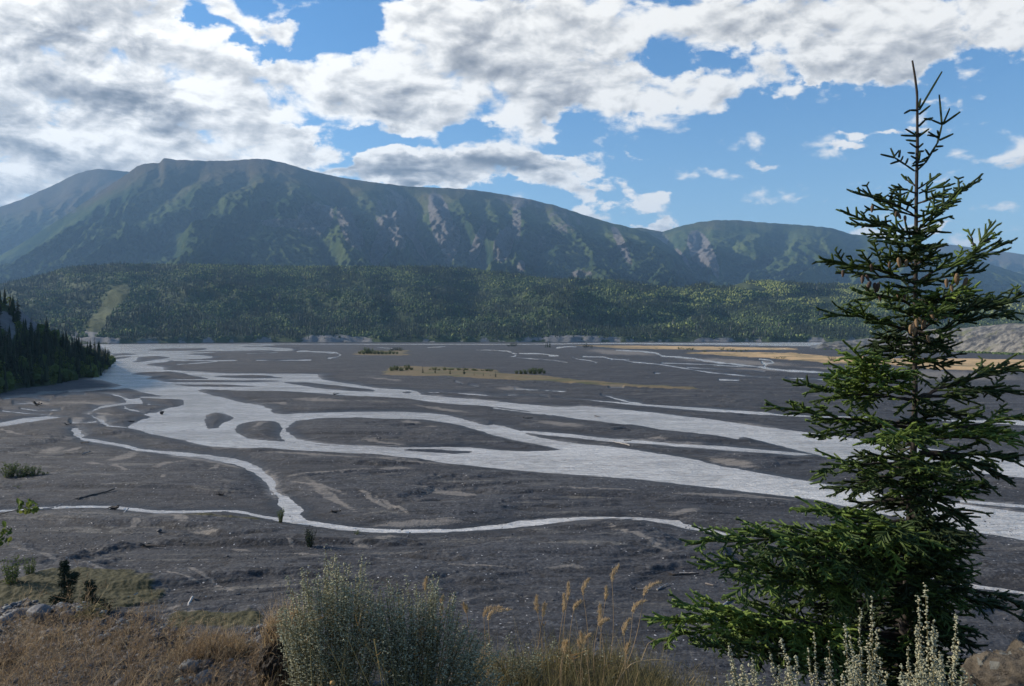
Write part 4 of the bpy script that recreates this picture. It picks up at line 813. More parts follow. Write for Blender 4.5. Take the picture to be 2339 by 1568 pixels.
# two ragged dark spruces at the foot of the bluff
def ragged(X, Y, h, label, seed, lean, lobes):
    r = np.random.default_rng(seed); acc = Acc(); t = empty('spruce_tree', bedpt(X, Y, -.35)); tag(t, label, 'tree')
    tr = Acc(); P = [(lean*z*z*.25, 0, z*h) for z in np.linspace(0, 1, 8)]; tube(tr, P, np.linspace(.10, .02, 8), 6, .3); link('trunk', tr.mesh('trunk', [M['bark']]), t)
    n = 9000; ci = r.integers(0, len(lobes), n); Lb = np.array(lobes)[ci]; v = r.normal(size=(n, 3)); v /= np.linalg.norm(v, axis=1)[:, None]; v *= (r.random(n)**.45*Lb[:, 2]*(1+.35*np.sin(v[:, 0]*9+ci)*np.cos(v[:, 2]*8+ci*2)))[:, None]*[.85, .85, .62]
    C = np.stack([Lb[:, 0], ci*0, Lb[:, 1]], 1)+v; C[:, 1] += r.normal(size=n)*.1; s = r.uniform(.04, .11, n)[:, None]; d = r.normal(size=(n, 3)); e1 = np.cross(d, [0, .1, 1.]); e1 /= np.linalg.norm(e1, axis=1)[:, None]; e2 = np.cross(d, e1); e2 /= np.linalg.norm(e2, axis=1)[:, None]
    acc.add(np.stack([C-e1*s, C+e2*s*.4, C+e1*s, C-e2*s*.4], 1), np.arange(4*n).reshape(n, 4), np.repeat(r.beta(2, 3, n)*.8, 4)); link('crown', acc.mesh('crown', [M['conifer']]), t)
ragged(146, 1408, 5.1, 'taller ragged dark spruce at the foot of the near bank, bottom left', 5, .3, [(0,4.65,.42),(.05,4.2,.5),(.1,3.7,.6),(.85,3.6,.5),(.7,3.1,.5),(0,2.9,.75),(.35,2.2,.75),(-.75,1.5,.6),(-.4,1.1,.7),(.2,1.3,.9),(.1,.5,1.0)])
ragged(212, 1420, 3.6, 'shorter bushy dark spruce right of the ragged one, bottom left', 9, -.3, [(-.3,3.3,.42),(-.15,2.8,.55),(-.35,2.1,.7),(.5,1.6,.7),(1.0,1.2,.6),(0,1.1,.8),(.7,.6,.8),(-.6,.4,.8)])
# driftwood
def log(a, b, rad, label, tint=.75, roots=0, snags=2, dz=.12, group=None, seed=None):
    r = np.random.default_rng(seed or int(a[0]*7+a[1])); A = np.array(bedpt(*a, dz=dz-.1)); B = np.array(bedpt(*b, dz=dz-.1)); B[2] += rad
    acc = Acc(); L = np.linalg.norm(B-A); q = np.linspace(0, 1, 9)[:, None]; P = A+(B-A)*q; d = (B-A)/L
    P = P+np.cumsum(r.normal(size=P.shape), 0)*L*.008; P0 = P-A
    tube(acc, P0, rad*np.linspace(1, .55, 9)*(1+.12*r.normal(size=9)), 7, tint)
    for i in range(snags):
        f = r.uniform(.3, .9); c = P0[int(f*8)]; dd = d*.6+r.normal(size=3)*.6; dd[2] = abs(dd[2])*.6; tube(acc, [c, c+dd*L*.06, c+dd*L*.13], [rad*.4, rad*.25, rad*.1], 4, tint)
    for i in range(roots):
        dd = -d*.5+r.normal(size=3)*.75; dd[2] = dd[2]*.7+.2; tube(acc, [P0[0], P0[0]+dd*rad*2.2, P0[0]+dd*rad*4+[0, 0, -rad]], [rad*.7, rad*.4, rad*.12], 4, tint*.7)
    return tag(link('driftwood_log', acc.mesh('driftwood_log', [M['wood']]), None, A), label, 'driftwood', group)
def zz(T, *p): return [T([q])[0] for q in p]
LOGS = [(zL,(1385,1080),(1462,925),.17,'long bleached log standing out on cobbles below the mossy patch',.98,0,0),
 (zL,(960,930),(1046,898),.11,'pale log lying on the mossy patch near its right end',.85,0,0),(zL,(320,243),(406,238),.13,'pale log beside the near stream at far left, the upper one of two',.85,0,1),
 (zL,(200,256),(392,250),.12,'longer pale log just below another beside the near stream at far left',.75,0,1),(zL,(922,288),(968,243),.14,'pale tilted log touching the near stream below its first bend',.9,1,1),
 (zL,(1808,490),(1784,458),.10,'short pale stick on sand below the mossy bank of the near stream',.85,0,0),(zL,(1100,522),(1252,540),.14,'dark log with a root clump lying on open sand at lower left',.1,5,2),
 (zL,(600,160),(880,104),.16,'long dark log lying along the bank above the near stream at left',.15,3,2),(zL,(430,226),(470,204),.08,'thin pale stick in the near stream at left',.8,0,0),(zL,(870,235),(900,240),.25,'dark stump on the near edge of the near stream',.05,6,2),
 (zL,(540,243),(635,238),.09,'thin grey stick on gravel right of the paired logs',.55,0,1),(zL,(2060,480),(2066,497),.07,'tiny pale stick standing on sand near the upright dark bush',.95,0,0),(zL,(680,345),(700,357),.08,'tiny pale stick on gravel under the near stream at left',.9,0,0),
 (zE,(1830,20),(2090,54),.18,'very long dark grey log on the open gravel above the near stream',.45,0,1),(zE,(1455,912),(1550,880),.12,'pale log with a forked mate on gravel right of the sagebrush top',.75,0,2),(zE,(1490,858),(1568,884),.10,'thin grey log crossing the tip of the pale forked one',.5,0,1),
 (zE,(1860,862),(1925,880),.08,'thin grey stick on gravel far right of the forked log pair',.6,0,1),(zE,(545,262),(610,262),.16,'dark stump lying on the grey bar below the rapids',.1,5,2),
 (zG,(727,328),(856,326),.11,'pale square-ended log on the bank inside the near stream bend',.8,0,0),(zG,(858,345),(850,318),.10,'short upright butt at the right end of the square-ended log',.8,0,0),(zG,(1255,632),(1183,572),.09,'bleached pole leaning out of the driftwood pile left of the big spruce',.9,0,1),
 (zG,(1250,632),(1290,588),.09,'bleached forked pole in the driftwood pile left of the big spruce',.85,0,1),(zG,(1180,665),(1360,622),.13,'dark main log of the driftwood pile left of the big spruce',.25,2,4),(zG,(1180,668),(1045,705),.09,'grey branch running left from the driftwood pile',.7,1,3),
 (zG,(1140,750),(1345,744),.12,'dark rooted log just below the driftwood pile',.12,6,2),(zG,(1200,735),(1340,747),.07,'thin pale pole lying on the dark rooted log',.85,0,0),(zG,(1390,600),(1416,620),.08,'short bleached stick right of the driftwood pile',.95,0,0),(zG,(870,858),(1000,862),.08,'grey stick on gravel behind the seed heads',.6,0,2),
 (zG,(1030,862),(1105,825),.09,'pale twisted branch on gravel behind the tallest seed heads',.8,0,4),(zG,(1400,815),(1460,835),.10,'grey log half buried beside the spruce boughs',.5,0,0),(zG,(1528,996),(1618,928),.10,'bleached white log at the edge of the low spruce boughs',1.0,0,0),(zG,(1050,395),(1120,402),.10,'dark log on sand inside the stream bend',.15,0,0),(zG,(960,458),(1030,456),.07,'thin dark stick on damp sand below the stream bend',.1,0,0),
 (zR,(2110,488),(1842,440),.14,'long pale log with upturned roots right of the big spruce',.8,7,1),(zR,(1780,580),(1935,585),.08,'thin grey pole on top of the log jam right of the spruce',.6,0,1),(zR,(1830,604),(2050,588),.12,'pale middle log of the jam right of the spruce',.6,0,3),(zR,(1850,612),(2070,612),.10,'lower dark log of the jam right of the spruce',.3,2,2),(zR,(2050,602),(2339,665),.13,'long pale log running off the right edge from the jam',.7,0,1),(zR,(1820,686),(1930,690),.10,'short dark log below the jam at right',.12,0,1),
 (zB,(1215,907),(1246,882),.16,'single white log on the large dark gravel island',1.0,0,0),(zB,(1100,925),(1118,935),.14,'little white stick left of the white log on the gravel island',1.0,0,0),(zC,(1055,916),(905,885),.22,'long pale log between the two narrow channels in the middle distance',.85,0,1),(zC,(230,705),(305,702),.3,'dark log on the bar beside the upper channel',.1,3,1),(zC,(60,1192),(330,1222),.2,'long thin grey log on the bar under the main channel',.45,0,1),(zC,(1020,880),(1070,878),.2,'dark branchy snag at the left end of the middle narrow channel',.2,3,4),
 (zA,(315,655),(355,660),.7,'dark root stump on wet silt at the far left of the river',.05,7,2),(zA,(1372,730),(1396,730),.9,'square black stump standing in the main channel',.03,0,0),(zA,(556,1078),(620,1082),.2,'grey log on the bar left of the small stream',.4,1,2),(zA,(700,1084),(778,1066),.25,'pale log on the bar above the dark dune',.65,0,1),(zA,(575,835),(605,828),.4,'dark snag at the pool left of the main channel',.05,3,2),(zA,(700,984),(760,990),.25,'dark snag on silt near the small stream bend',.1,3,3),
 (zA,(1040,802),(1150,800),.35,'dark log on the point of the bar entering the main channel',.05,2,1),(zB,(740,568),(785,565),.4,'dark log on the shore of the upper channel',.05,2,1),(zA,(1870,1436),(1905,1438),.25,'dark stump on the dune left of the rapids',.05,4,1),(zA,(1450,1176),(1530,1155),.22,'dark log beside the shallow pool',.1,1,1),(zC,(785,683),(825,694),.25,'small snag in the upper channel',.15,2,2)]
for T, a, b, rad, lab, ti, ro, sn in LOGS:
    A, B = zz(T, a, b); rad = rad*.6 if T in (zA, zB, zC) else rad; log(A, B, rad, lab, ti, ro, sn)
# a jumble of small poles beside the mossy patch
for i in range(7):
    a = (1175+random.uniform(-25, 30), 1035+random.uniform(-30, 20)); b = (a[0]+random.uniform(90, 150), a[1]-random.uniform(60, 105))
    A, B = zz(zL, a, b); log(A, B, .06, 'thin grey pole in the small log jam at the right end of the mossy patch', random.uniform(.4, .75), 0, 1, group='poles in the jam by the mossy patch', seed=500+i)
# cobbles and boulders strewn on the flat: nobody could count them
def build_cobbles():
    acc = Acc(); n = 26000
    u = rng.uniform(-.80, .80, n); Y = rng.uniform(1180, 1700, n); y = CAMZ*F/(Y-HY); x = u*y
    dens = np.clip(fbm(x/9, y/6, 4, 91)*2.2+.35, 0.02, 1); X = CX+u*F
    dens = np.maximum(dens, np.exp(-((X-420)/170)**2-((Y-1375)/30)**2)); k = rng.random(n) < dens; x, y = x[k], y[k]
    s = rng.lognormal(-3.0, .5, len(x)); V, Fc = ICOV, ICOF
    scatter(acc, V, Fc, np.stack([x, y, np.full(len(x), .30)+.12*rng.random(len(x))], 1), np.stack([s, s*rng.uniform(.6, 1, len(x)), s*.55], 1), a=np.clip(rng.beta(2, 3, len(x))*.55+(rng.random(len(x)) > .99)*.6, 0, 1), jitter=.3)
    tag(link('cobbles', acc.mesh('cobbles', [M['rock']])), kind='stuff')
build_cobbles()

# ------------------------------------------------------------------ the bluff we stand on
EDGE = [(-4500,1250),(-1500,1300),(-300,1350),(0,1372),(60,1350),(120,1385),(200,1412),(330,1437),(450,1446),(560,1436),(590,1418),(640,1412),(680,1440),(700,1560),(1100,1530),(1300,1495),(1500,1535),(1600,1575),(1900,1680),(2150,1640),(2210,1600),(2260,1500),(2339,1440),(2600,1400),(6000,1300)]
def groundz(x, y):
    """height of the bluff top and of its face"""
    X = CX+x/np.maximum(y, .8)*F
    ye = 1.9*F/(interp(EDGE, X)-HY); ye = ye*(1+.03*fbm(x*1.2, y*0, 3, 5))
    top = CAMZ-1.72-.045*np.clip(y, 0, 6)+fbm(x*1.1, y*1.1, 4, 101)*.10+fbm(x*5, y*5, 3, 102)*.022
    top = top+.10*np.exp(-((x+2.9)/.45)**2-((y-4.9)/.3)**2)
    # lump of overhanging turf right of centre-left
    o = y-ye; face = top-np.maximum(o, 0)*1.25-np.clip(o*8, 0, 1)*.08+fbm(x*.8, y*.8, 4, 103)*np.clip(o, 0, 1)*.25
    return np.maximum(face, -1.5)
def _soil(k, p, o):
    P = pos(k); n = k.noise(P, 3.5, 7, .7); f = k.noise(P, 40, 5, .7); v = k.vor(P, 38, out='Color'); s = k.new('ShaderNodeSeparateColor'); k.put(s.inputs[0], v)
    c = k.mix(k.sm(n, .35, .65), (.040, .032, .026), (.085, .066, .050)); c = k.mix(k.sm(f, .5, .75), c, (.13, .105, .085)); c = k.mix(k.sm(s.outputs[0], .8, 1, 0, .7), c, (.12, .12, .125))
    c = k.mix(k.sm(f, .48, .3, 0, .6), c, (.03, .026, .024)); k.put(p.inputs['Base Color'], c); bump(k, p, k.math('ADD', f, k.math('MULTIPLY', k.vor(P, 38), -.5)), .9, .03)
M['soil'] = mat('soil', _soil)
def build_bluff():
    xs = np.concatenate([-np.geomspace(5.2, 60, 60)[::-1], np.linspace(-5, 5, 420), np.geomspace(5.2, 60, 60)]); ys = np.concatenate([np.linspace(-30, 2, 30), np.linspace(2.1, 7.5, 240), np.geomspace(7.6, 40, 60)])
    Y, X = np.meshgrid(ys, xs, indexing='ij'); Z = groundz(X, Y)
    tag(link('bluff', mkmesh('bluff', np.stack([X, Y, Z], 2).reshape(-1, 3), [grid_faces(*X.shape)], [M['soil']], {}, True)), kind='structure')
build_bluff()
def rock_mesh(seed, sub=3, flat=.6):
    V, Fc = ico(sub); V = V.copy(); r = np.random.default_rng(seed); off = r.uniform(0, 99)
    V = V*(1+.28*fbm(V[:, 0]*1.3+off, V[:, 1]*1.3+V[:, 2]*1.7, 3, seed)[:, None]+.05*fbm(V[:, 0]*5+off, V[:, 1]*5+V[:, 2]*4, 3, seed+1)[:, None])
    for _ in range(5):
        d = r.normal(size=3); d /= np.linalg.norm(d); h = V@d; c = r.uniform(.65, .85); V = V-np.outer(np.maximum(h-c, 0), d)*.85
    return V*[1, .8, flat], Fc
def rock(X, d, w, label, tint, seed, group=None, flat=.6, up=.25):
    x = (X-CX)/F*d; z = float(groundz(np.array([x]), np.array([d]))[0]); acc = Acc(); V, Fc = rock_mesh(seed, 3, flat); acc.add(V*w/2, Fc, tint)
    return tag(link('rock', acc.mesh('rock', [M['rock']], True), None, (x, d, z+w*up*flat), random.uniform(0, 3)), label, 'rock', group)
for a in [(47,4.9,.20,'blue grey round boulder topping the stone heap at the left edge',.30,1),(20,4.85,.17,'pale grey stone left of the boulder topping the heap at the left edge',.6,2),(90,4.8,.24,'grey green mottled stone below the boulder of the left heap',.5,3),(115,4.6,.12,'dark green stone at the right foot of the left heap',.6,4),
 (12,4.3,.20,'black angular rock cut by the left edge near the dry weeds',.02,5),(215,4.55,.10,'green grey stone half way along the pebbly rim',.6,6),(235,4.85,.07,'whitish flat stone on the rim below the ragged spruces',.98,7),(272,4.6,.08,'grey round stone right of the green one on the rim',.5,8),
 (470,3.95,.15,'brown grey domed rock in the gravel at the bottom left',.62,9,None,.7),(425,3.62,.14,'dark domed rock at the bottom edge below the brown one',.3,10),(800,3.55,.12,'dark stone under the sagebrush at the bottom',.2,11),(690,3.5,.13,'bluish dark stone at the bottom between clod and sagebrush',.3,12),(375,4.0,.13,'pale flattish stone left of the brown domed rock',.75,13),
 (430,4.1,.14,'pale grey stone behind the brown domed rock',.7,14),(682,3.85,.10,'grey stone lying below the turf clod',.6,15),(705,3.72,.08,'pale stone near the edge of the turf clod',.85,16),(570,4.6,.07,'white flat stone on the rim left of the turf clod',.95,17),(915,3.7,.07,'greenish stone at the bottom left of the sagebrush',.8,18),(500,4.5,.06,'small brown stone on the rim above the bare gravel',.7,19),(150,4.15,.06,'small pale stone among the dry weeds at left',.8,20)]:
    X, d, w, lab, ti, sd_ = a[:6]; w *= .8; ti *= .8; rock(X, d, w, lab, ti, sd_, *(a[6:]))
def build_gravel():
    acc = Acc(); n = 15000; y = rng.uniform(3.3, 5.6, n); X = rng.uniform(-250, 1250, n); x = (X-CX)/F*y
    ye = 1.9*F/(interp(EDGE, X)-HY); near = np.exp(-((ye-y)/.30)**2); k = (rng.random(n) < .20+.9*near) & (y < ye+.12); x, y, near = x[k], y[k], near[k]
    s = np.clip(rng.lognormal(-4.75, .55, len(x)), .003, .045); z = groundz(x, y)+s*.2
    V, Fc = ico(1); scatter(acc, V, Fc, np.stack([x, y, z], 1), np.stack([s*1.2, s, s*.65], 1), a=rng.beta(1.6, 3.2, len(x)), jitter=.18)
    tag(link('gravel', acc.mesh('gravel', [M['rock']], True)), kind='stuff')
build_gravel()
def clod(name, label, cat, C, sc, seed, m, grass=True, tex=.2, parts=True):
    V, Fc = ico(5); V = V.copy(); n = fbm(V[:, 0]*2+seed, V[:, 1]*2+V[:, 2]*2.3, 5, seed); n2 = fbm(V[:, 0]*9+seed, V[:, 1]*9+V[:, 2]*8, 4, seed+2)
    V = V*(1+.30*n+.14*n2)[:, None]*sc; acc = Acc(); acc.add(V, Fc, .3); t = empty(name, C); tag(t, label, cat)
    link('soil', acc.mesh('soil', [M[m]], True), t)
    if grass:
        g = Acc(); n_ = 1700; i = rng.integers(0, len(V), n_); i = i[V[i, 2] > -sc[2]*.75]; P = V[i]*1.0; D = V[i]/np.array(sc)**2*.05+rng.normal(size=(len(i), 3))*.5; D[:, 2] -= .5
        ribbons(g, P, D, rng.uniform(.04, .13, len(i)), .0022, 4, (0, 0, -.4), rng.uniform(0, .6, len(i)))
        k = V[:, 2] > sc[2]*.55; j = rng.choice(np.where(k)[0], 700); ribbons(g, V[j], rng.normal(size=(700, 3))*.35+[0, 0, 1], rng.uniform(.05, .16, 700), .003, 4, rng.normal(size=(700, 3))*.3, rng.uniform(.3, 1, 700))
        link('roots_and_grass', g.mesh('roots_and_grass', [M['straw']]), t)
    return t
M['darksoil'] = mat('darksoil', lambda k, p, o: (k.put(p.inputs['Base Color'], k.mix(k.noise(pos(k), 25, 6, .7), (.012, .010, .008), (.065, .052, .042))), bump(k, p, k.noise(pos(k), 45, 6, .75), 1, .03)))
def clay(k, p, o):
    P = pos(k); n = k.noise(P, 14, 7, .72); v = k.vor(P, 26, out='Color'); s = k.new('ShaderNodeSeparateColor'); k.put(s.inputs[0], v)
    c = k.mix(k.sm(n, .35, .65), (.045, .038, .03), (.12, .10, .075)); c = k.mix(k.sm(s.outputs[0], .93, .96, 0, .6), c, (.16, .17, .16)); k.put(p.inputs['Base Color'], c); bump(k, p, k.math('ADD', n, k.math('MULTIPLY', s.outputs[1], .2)), 1, .035)
M['clay'] = mat('clay', clay)
p_ = pt(655, 1515, 3.95); clod('turf_clod', 'dark overhanging clod of soil with hanging dry roots left of the sagebrush', 'turf clod', p_, (.15, .16, .22), 3, 'darksoil')
p_ = pt(505, 1520, 4.35); clod('turf_clod', 'low dark mat of soil and roots left of the tall overhanging clod', 'turf clod', p_, (.25, .14, .10), 8, 'darksoil')
p_ = pt(2420, 1660, 3.6); clod('clay_boulder', 'brown lump of stony clay in the bottom right corner', 'clay lump', p_, (.40, .4, .36), 5, 'clay', False)

# ---- dry weeds, grass (nobody could count the stems)
def on_bluff(n, X0, X1, y0, y1):
    y = rng.uniform(y0, y1, n); X = rng.uniform(X0, X1, n); x = (X-CX)/F*y; ye = 1.9*F/(interp(EDGE, X)-HY); k = y < ye+.1; x, y = x[k], y[k]; return np.stack([x, y, groundz(x, y)-.01], 1), X[k]
def build_weeds():
    acc = Acc(); P, X = on_bluff(1750, -300, 800, 2.6, 4.75); n = len(P)
    L = rng.uniform(.12, .42, n)*np.where(X < 450, 1.0, .6)*np.clip(1.25-.0009*np.abs(X-150), .5, 1.2)*np.clip((5.0-P[:, 1])*1.0, .35, 1); D = rng.normal(size=(n, 3))*.33+[.22, 0, 1]; ti = rng.beta(2, 2.5, n)*.8
    bend = rng.normal(size=(n, 3))*.22+[.10, 0, -.05]
    ribbons(acc, P, D, L, .0032, 6, bend, ti)
    Dn = D/np.linalg.norm(D, axis=1)[:, None]
    for j in range(10):                          # short side twigs along the stems
        t = rng.uniform(.3, 1, n); C = P+Dn*(t*L)[:, None]+bend*(t*t*L)[:, None]; d2 = Dn*.9+rng.normal(size=(n, 3))*.55
        tip = ribbons(acc, C, d2, L*rng.uniform(.10, .28, n), .0026, 3, rng.normal(size=(n, 3))*.3, np.clip(ti+rng.normal(size=n)*.15, 0, 1))
        for q in range(2): ribbons(acc, tip-(tip-C)*rng.random((n, 1))*.6, d2+rng.normal(size=(n, 3))*.8, rng.uniform(.010, .03, n), .0030, 1, None, np.clip(ti+.1, 0, 1))
    P, X = on_bluff(5200, -250, 1620, 2.9, 4.9); n = len(P)          # litter and short grass
    ribbons(acc, P, rng.normal(size=(n, 3))*.7+[0, 0, .5], rng.uniform(.02, .09, n), .0024, 3, rng.normal(size=(n, 3))*.5, rng.beta(2, 3, n))
    tag(link('dry_weeds', acc.mesh('dry_weeds', [M['straw']])), kind='stuff')
    acc = Acc(); P, X = on_bluff(9000, 1040, 1650, 3.3, 4.4); n = len(P)
    ribbons(acc, P, rng.normal(size=(n, 3))*.35+[0, 0, 1], rng.uniform(.05, .20, n), .003, 4, rng.normal(size=(n, 3))*.35, rng.beta(2, 2.4, n))
    P, X = on_bluff(2600, 560, 1150, 3.1, 3.7); n = len(P)
    ribbons(acc, P, rng.normal(size=(n, 3))*.35+[0, 0, 1], rng.uniform(.05, .16, n), .003, 4, rng.normal(size=(n, 3))*.35, rng.beta(2, 3, n))
    tag(link('grass', acc.mesh('grass', [M['grassy']])), kind='stuff')
build_weeds()

# ---- sagebrush and tall herbs, each rooted where it stands
OCT = np.array([(1,0,0),(-1,0,0),(0,1,0),(0,-1,0),(0,0,1),(0,0,-1)], float); OCF = np.array([(0,2,4),(2,1,4),(1,3,4),(3,0,4),(2,0,5),(1,2,5),(3,1,5),(0,3,5)])
def herb(name, label, cat, base, tops, group=None, leaf=.012, leafn=70, bead=.006, beadn=40, tints=(.35, .7), stem=.003, leafmat='sage', beadmat='sage', spread=.018, beadt=(.75, .95), beadtop=.55):
    """stems from the base to each top (world points), leaves along, small heads towards the tip"""
    base = np.array(base, float); t = empty(name, base); tag(t, label, cat, group); st = Acc(); lf = Acc(); hd = Acc(); C_ = []; H_ = []
    wide = len(tops) > 12
    for tp in tops:
        tp = np.array(tp)-base; rt = np.array([tp[0]*random.uniform(.2, .6), random.uniform(-.14, .14), 0]) if wide else np.zeros(3); tp = tp-rt; mid = tp*.5+rng.normal(size=3)*.02*np.linalg.norm(tp)+[0, 0, .06*np.linalg.norm(tp)]
        q = np.linspace(0, 1, 9)[:, None]; P = rt+2*q*(1-q)*mid+q*q*tp
        tube(st, P, np.linspace(stem, stem*.4, 9), 4, .45, 0, False)
        def at(s): return rt+2*s*(1-s)*mid+s*s*tp
        s = rng.uniform(.12, 1, leafn)[:, None]; C_.append(at(s)+rng.normal(size=(leafn, 3))*spread*(1.25-s*.7))
        nb = beadn; s = (beadtop+(1-beadtop)*rng.random(nb))[:, None]; H_.append(at(s)+rng.normal(size=(nb, 3))*spread*.75*(1.3-s))
    C = np.concatenate(C_); n = len(C); d = rng.normal(size=(n, 3)); e1 = np.cross(d, [0, .3, 1.]); e1 /= np.linalg.norm(e1, axis=1)[:, None]; e2 = np.cross(d, e1); e2 /= np.linalg.norm(e2, axis=1)[:, None]; sz_ = (leaf*rng.uniform(.6, 1.4, n))[:, None]
    lf.add(np.stack([C-e1*sz_, C+e2*sz_*.3, C+e1*sz_, C-e2*sz_*.3], 1), np.arange(4*n).reshape(n, 4), np.repeat(rng.uniform(*tints, n), 4))
    H = np.concatenate(H_); b = bead*rng.uniform(.7, 1.3, len(H))
    if len(H): scatter(hd, OCT, OCF, H, np.stack([b, b, b*.9], 1), a=rng.uniform(*beadt, len(H)), jitter=.2)
    link('stems', st.mesh('stems', [M['grassy']]), t); link('leaves', lf.mesh('leaves', [M[leafmat]]), t)
    if len(H): link('flower_heads', hd.mesh('flower_heads', [M[beadmat]]), t)
    return t
def tops_from(L, d): return [pt(X+random.uniform(-2, 2), Y, d+random.uniform(-.12, .12)) for X, Y in L]
def plumes(L, d, k, lo=14):
    T = []
    for X, Y in L:
        T.append((X, Y))
        for i in range(k): f = random.random(); T.append((X+random.gauss(0, 12)*(1+f), Y+12+f**1.3*lo*8))
    return tops_from(T, d)
def bushtops(L, d, extra, j=26):
    """given tip pixels add in-between lower ones"""
    T = list(L)
    for _ in range(extra):
        a, b = random.choice(L), random.choice(L); f = random.random(); T.append((a[0]*f+b[0]*(1-f)+random.uniform(-j, j), max(a[1], b[1])+random.uniform(10, 150)))
    return tops_from(T, d)
def hz_(x, y): return float(groundz(np.array([x]), np.array([y]))[0])
TOP1 = [(715,1420),(700,1400),(690,1296),(722,1310),(745,1255),(768,1262),(772,1300),(800,1285),(828,1270),(838,1282),(855,1325),(740,1330),(705,1335),(812,1318),(668,1345),(650,1375),(790,1340),(845,1345),(700,1300),(760,1330),(868,1350)]
TOP2 = [(870,1345),(895,1335),(885,1320),(1100,1450),(1060,1440),(1130,1490),(1090,1440),(1120,1470),(1010,1420),(870,1380),(940,1380),(908,1328),(930,1322),(950,1335),(880,1350),(920,1345),(985,1325),(992,1312),(1003,1316),(1030,1360),(1040,1352),(960,1355),(1000,1350),(1050,1400),(1075,1420),(900,1390)]
x0 = (770-CX)/F*3.45; herb('sagebrush', 'tall grey green sagebrush whose feathery tips rise left of centre', 'bush', (x0, 3.45, hz_(x0, 3.45)), plumes(TOP1, 3.55, 5), leaf=.0075, leafn=125, bead=.0050, beadn=40, spread=.022, tints=(.35, .9), beadt=(.75, .95))
x0 = (950-CX)/F*3.4; herb('sagebrush', 'lower grey green sagebrush joined to the tall one on its right', 'bush', (x0, 3.4, hz_(x0, 3.4)), plumes(TOP2, 3.5, 5), leaf=.0075, leafn=105, bead=.0048, beadn=34, spread=.022, tints=(.3, .75), beadt=(.7, .9))
x0 = (1200-CX)/F*3.9; herb('sagebrush', 'small low sage clump between the sagebrush and the golden seed heads', 'bush', (x0, 3.9, hz_(x0, 3.9)-.05), bushtops([(1110,1440),(1160,1445),(1200,1470),(1235,1480),(1270,1460),(1170,1480)], 3.9, 26, 20), leaf=.009, leafn=70, bead=.005, beadn=14, spread=.022, tints=(.25, .55), beadt=(.6, .8))
x0 = (1330-CX)/F*4.0; herb('sagebrush', 'olive low bush at the foot of the golden seed heads', 'bush', (x0, 4.0, hz_(x0, 4.0)-.05), bushtops([(1270,1490),(1300,1480),(1340,1480),(1380,1490),(1420,1495),(1460,1505)], 4.0, 34, 20), leaf=.009, leafn=80, bead=.005, beadn=10, spread=.024, tints=(.05, .4), leafmat='grassy')
# pale knobby spikes at the lower right, one plant each
SP = [(1665,1478,1700),(1695,1520,1690),(1658,1470+70,1680),(1672,1500,1705),(1717,1500,1745),(1712,1515,1740),(1760,1490,1790),(1785,1458,1830),(1800,1500,1830),(1860,1444,1880),(1893,1470,1905),(1930,1425,1960),(1965,1390,1965),(1992,1366,1995),(2010,1500,2010),(2075,1475,2080),(2098,1362,2100),(2113,1335,2130),(2140,1440,2120),(2105,1500,2090),(2185,1405,2160),(2150,1500,2160),(2200,1530,2195),(1950,1500,1950),(2060,1520,2060)]
names = {2:'second',3:'third'}
for i, (X, Y, Xb) in enumerate(sorted(SP)):
    d = 3.3+.16*((i*7) % 4); b = pt(Xb, 1665, d); tp = pt(X, Y, d); L = np.linalg.norm(tp-b)
    side = [b+(tp-b)*f+np.array([random.uniform(-.05, .05), random.uniform(-.04, .04), .02+random.random()*.03]) for f in (.35, .5, .62, .72)]
    lab = {(2113,1335,2130): 'tallest knobby sagewort spike in front of the spruce trunk', (1992,1366,1995): 'tall knobby sagewort spike left of the spruce trunk', (1785,1458,1830): 'thick grey leaning sagewort spike under the low spruce boughs', (2185,1405,2160): 'yellow tipped sagewort spike right of the spruce trunk', (2098,1362,2100): 'knobby sagewort spike just left of the tallest'}.get((X, Y, Xb))
    b[2] = max(hz_(b[0], b[1]), b[2]-.3)-.02 if False else b[2]
    gz = hz_(b[0], b[1]); b[2] = gz
    herb('sagewort', lab or 'short knobby pale sagewort spike rising from the bottom edge at lower right', 'herb', b, [tp]+side, None if lab else 'short sagewort spikes at lower right', leaf=.010, leafn=22, bead=.0058, beadn=int(24+95*L), spread=.016, tints=(.4, .75), beadt=(.6, .98), beadtop=.30, stem=.003)
# golden seed heads on long stalks
def seed_stalk(base, top, nod, label, group=None, head=.12, thick=.012, col=(.6, 1)):
    t = empty('grass_stalk', base); tag(t, label, 'grass stalk', group); base = np.array(base); tp = np.array(top)-base; st = Acc(); hd = Acc(); q = np.linspace(0, 1, 12)[:, None]
    tpn = tp+np.array(nod)*head; P = tp*q+np.array([math.copysign(.03, tp[0]), 0, 0])*np.sin(q*math.pi)
    tube(st, P, np.linspace(.0022, .0013, 12), 4, .55, 0, False)
    n = 240; f = rng.random(n); d0 = P[-1]-P[-2]; d0 /= np.linalg.norm(d0); C = P[-1]+(d0[None]*(1-f[:, None])+np.array(nod)[None]*f[:, None])*head*f[:, None]+rng.normal(size=(n, 3))*(thick*np.sin(np.pi*np.clip(f*.9+.08, 0, 1))**.6)[:, None]*.5
    ribbons(hd, C, np.array(nod)[None]+d0[None]+rng.normal(size=(n, 3))*.45, rng.uniform(.008, .02, n), .0024, 1, None, rng.uniform(*col, n))
    link('stalk', st.mesh('stalk', [M['straw']]), t); link('seed_head', hd.mesh('seed_head', [M['straw']]), t)
def gstalk(X0, Y0, X1, Y1, d, nx, head, label, group=None):
    b = pt(X0, Y0, d); b[2] = min(b[2], hz_(b[0], b[1])); tp = pt(X1, Y1, d); seed_stalk(b, tp, np.array([nx, 0, 1-abs(nx)*.6]), label, group, head)
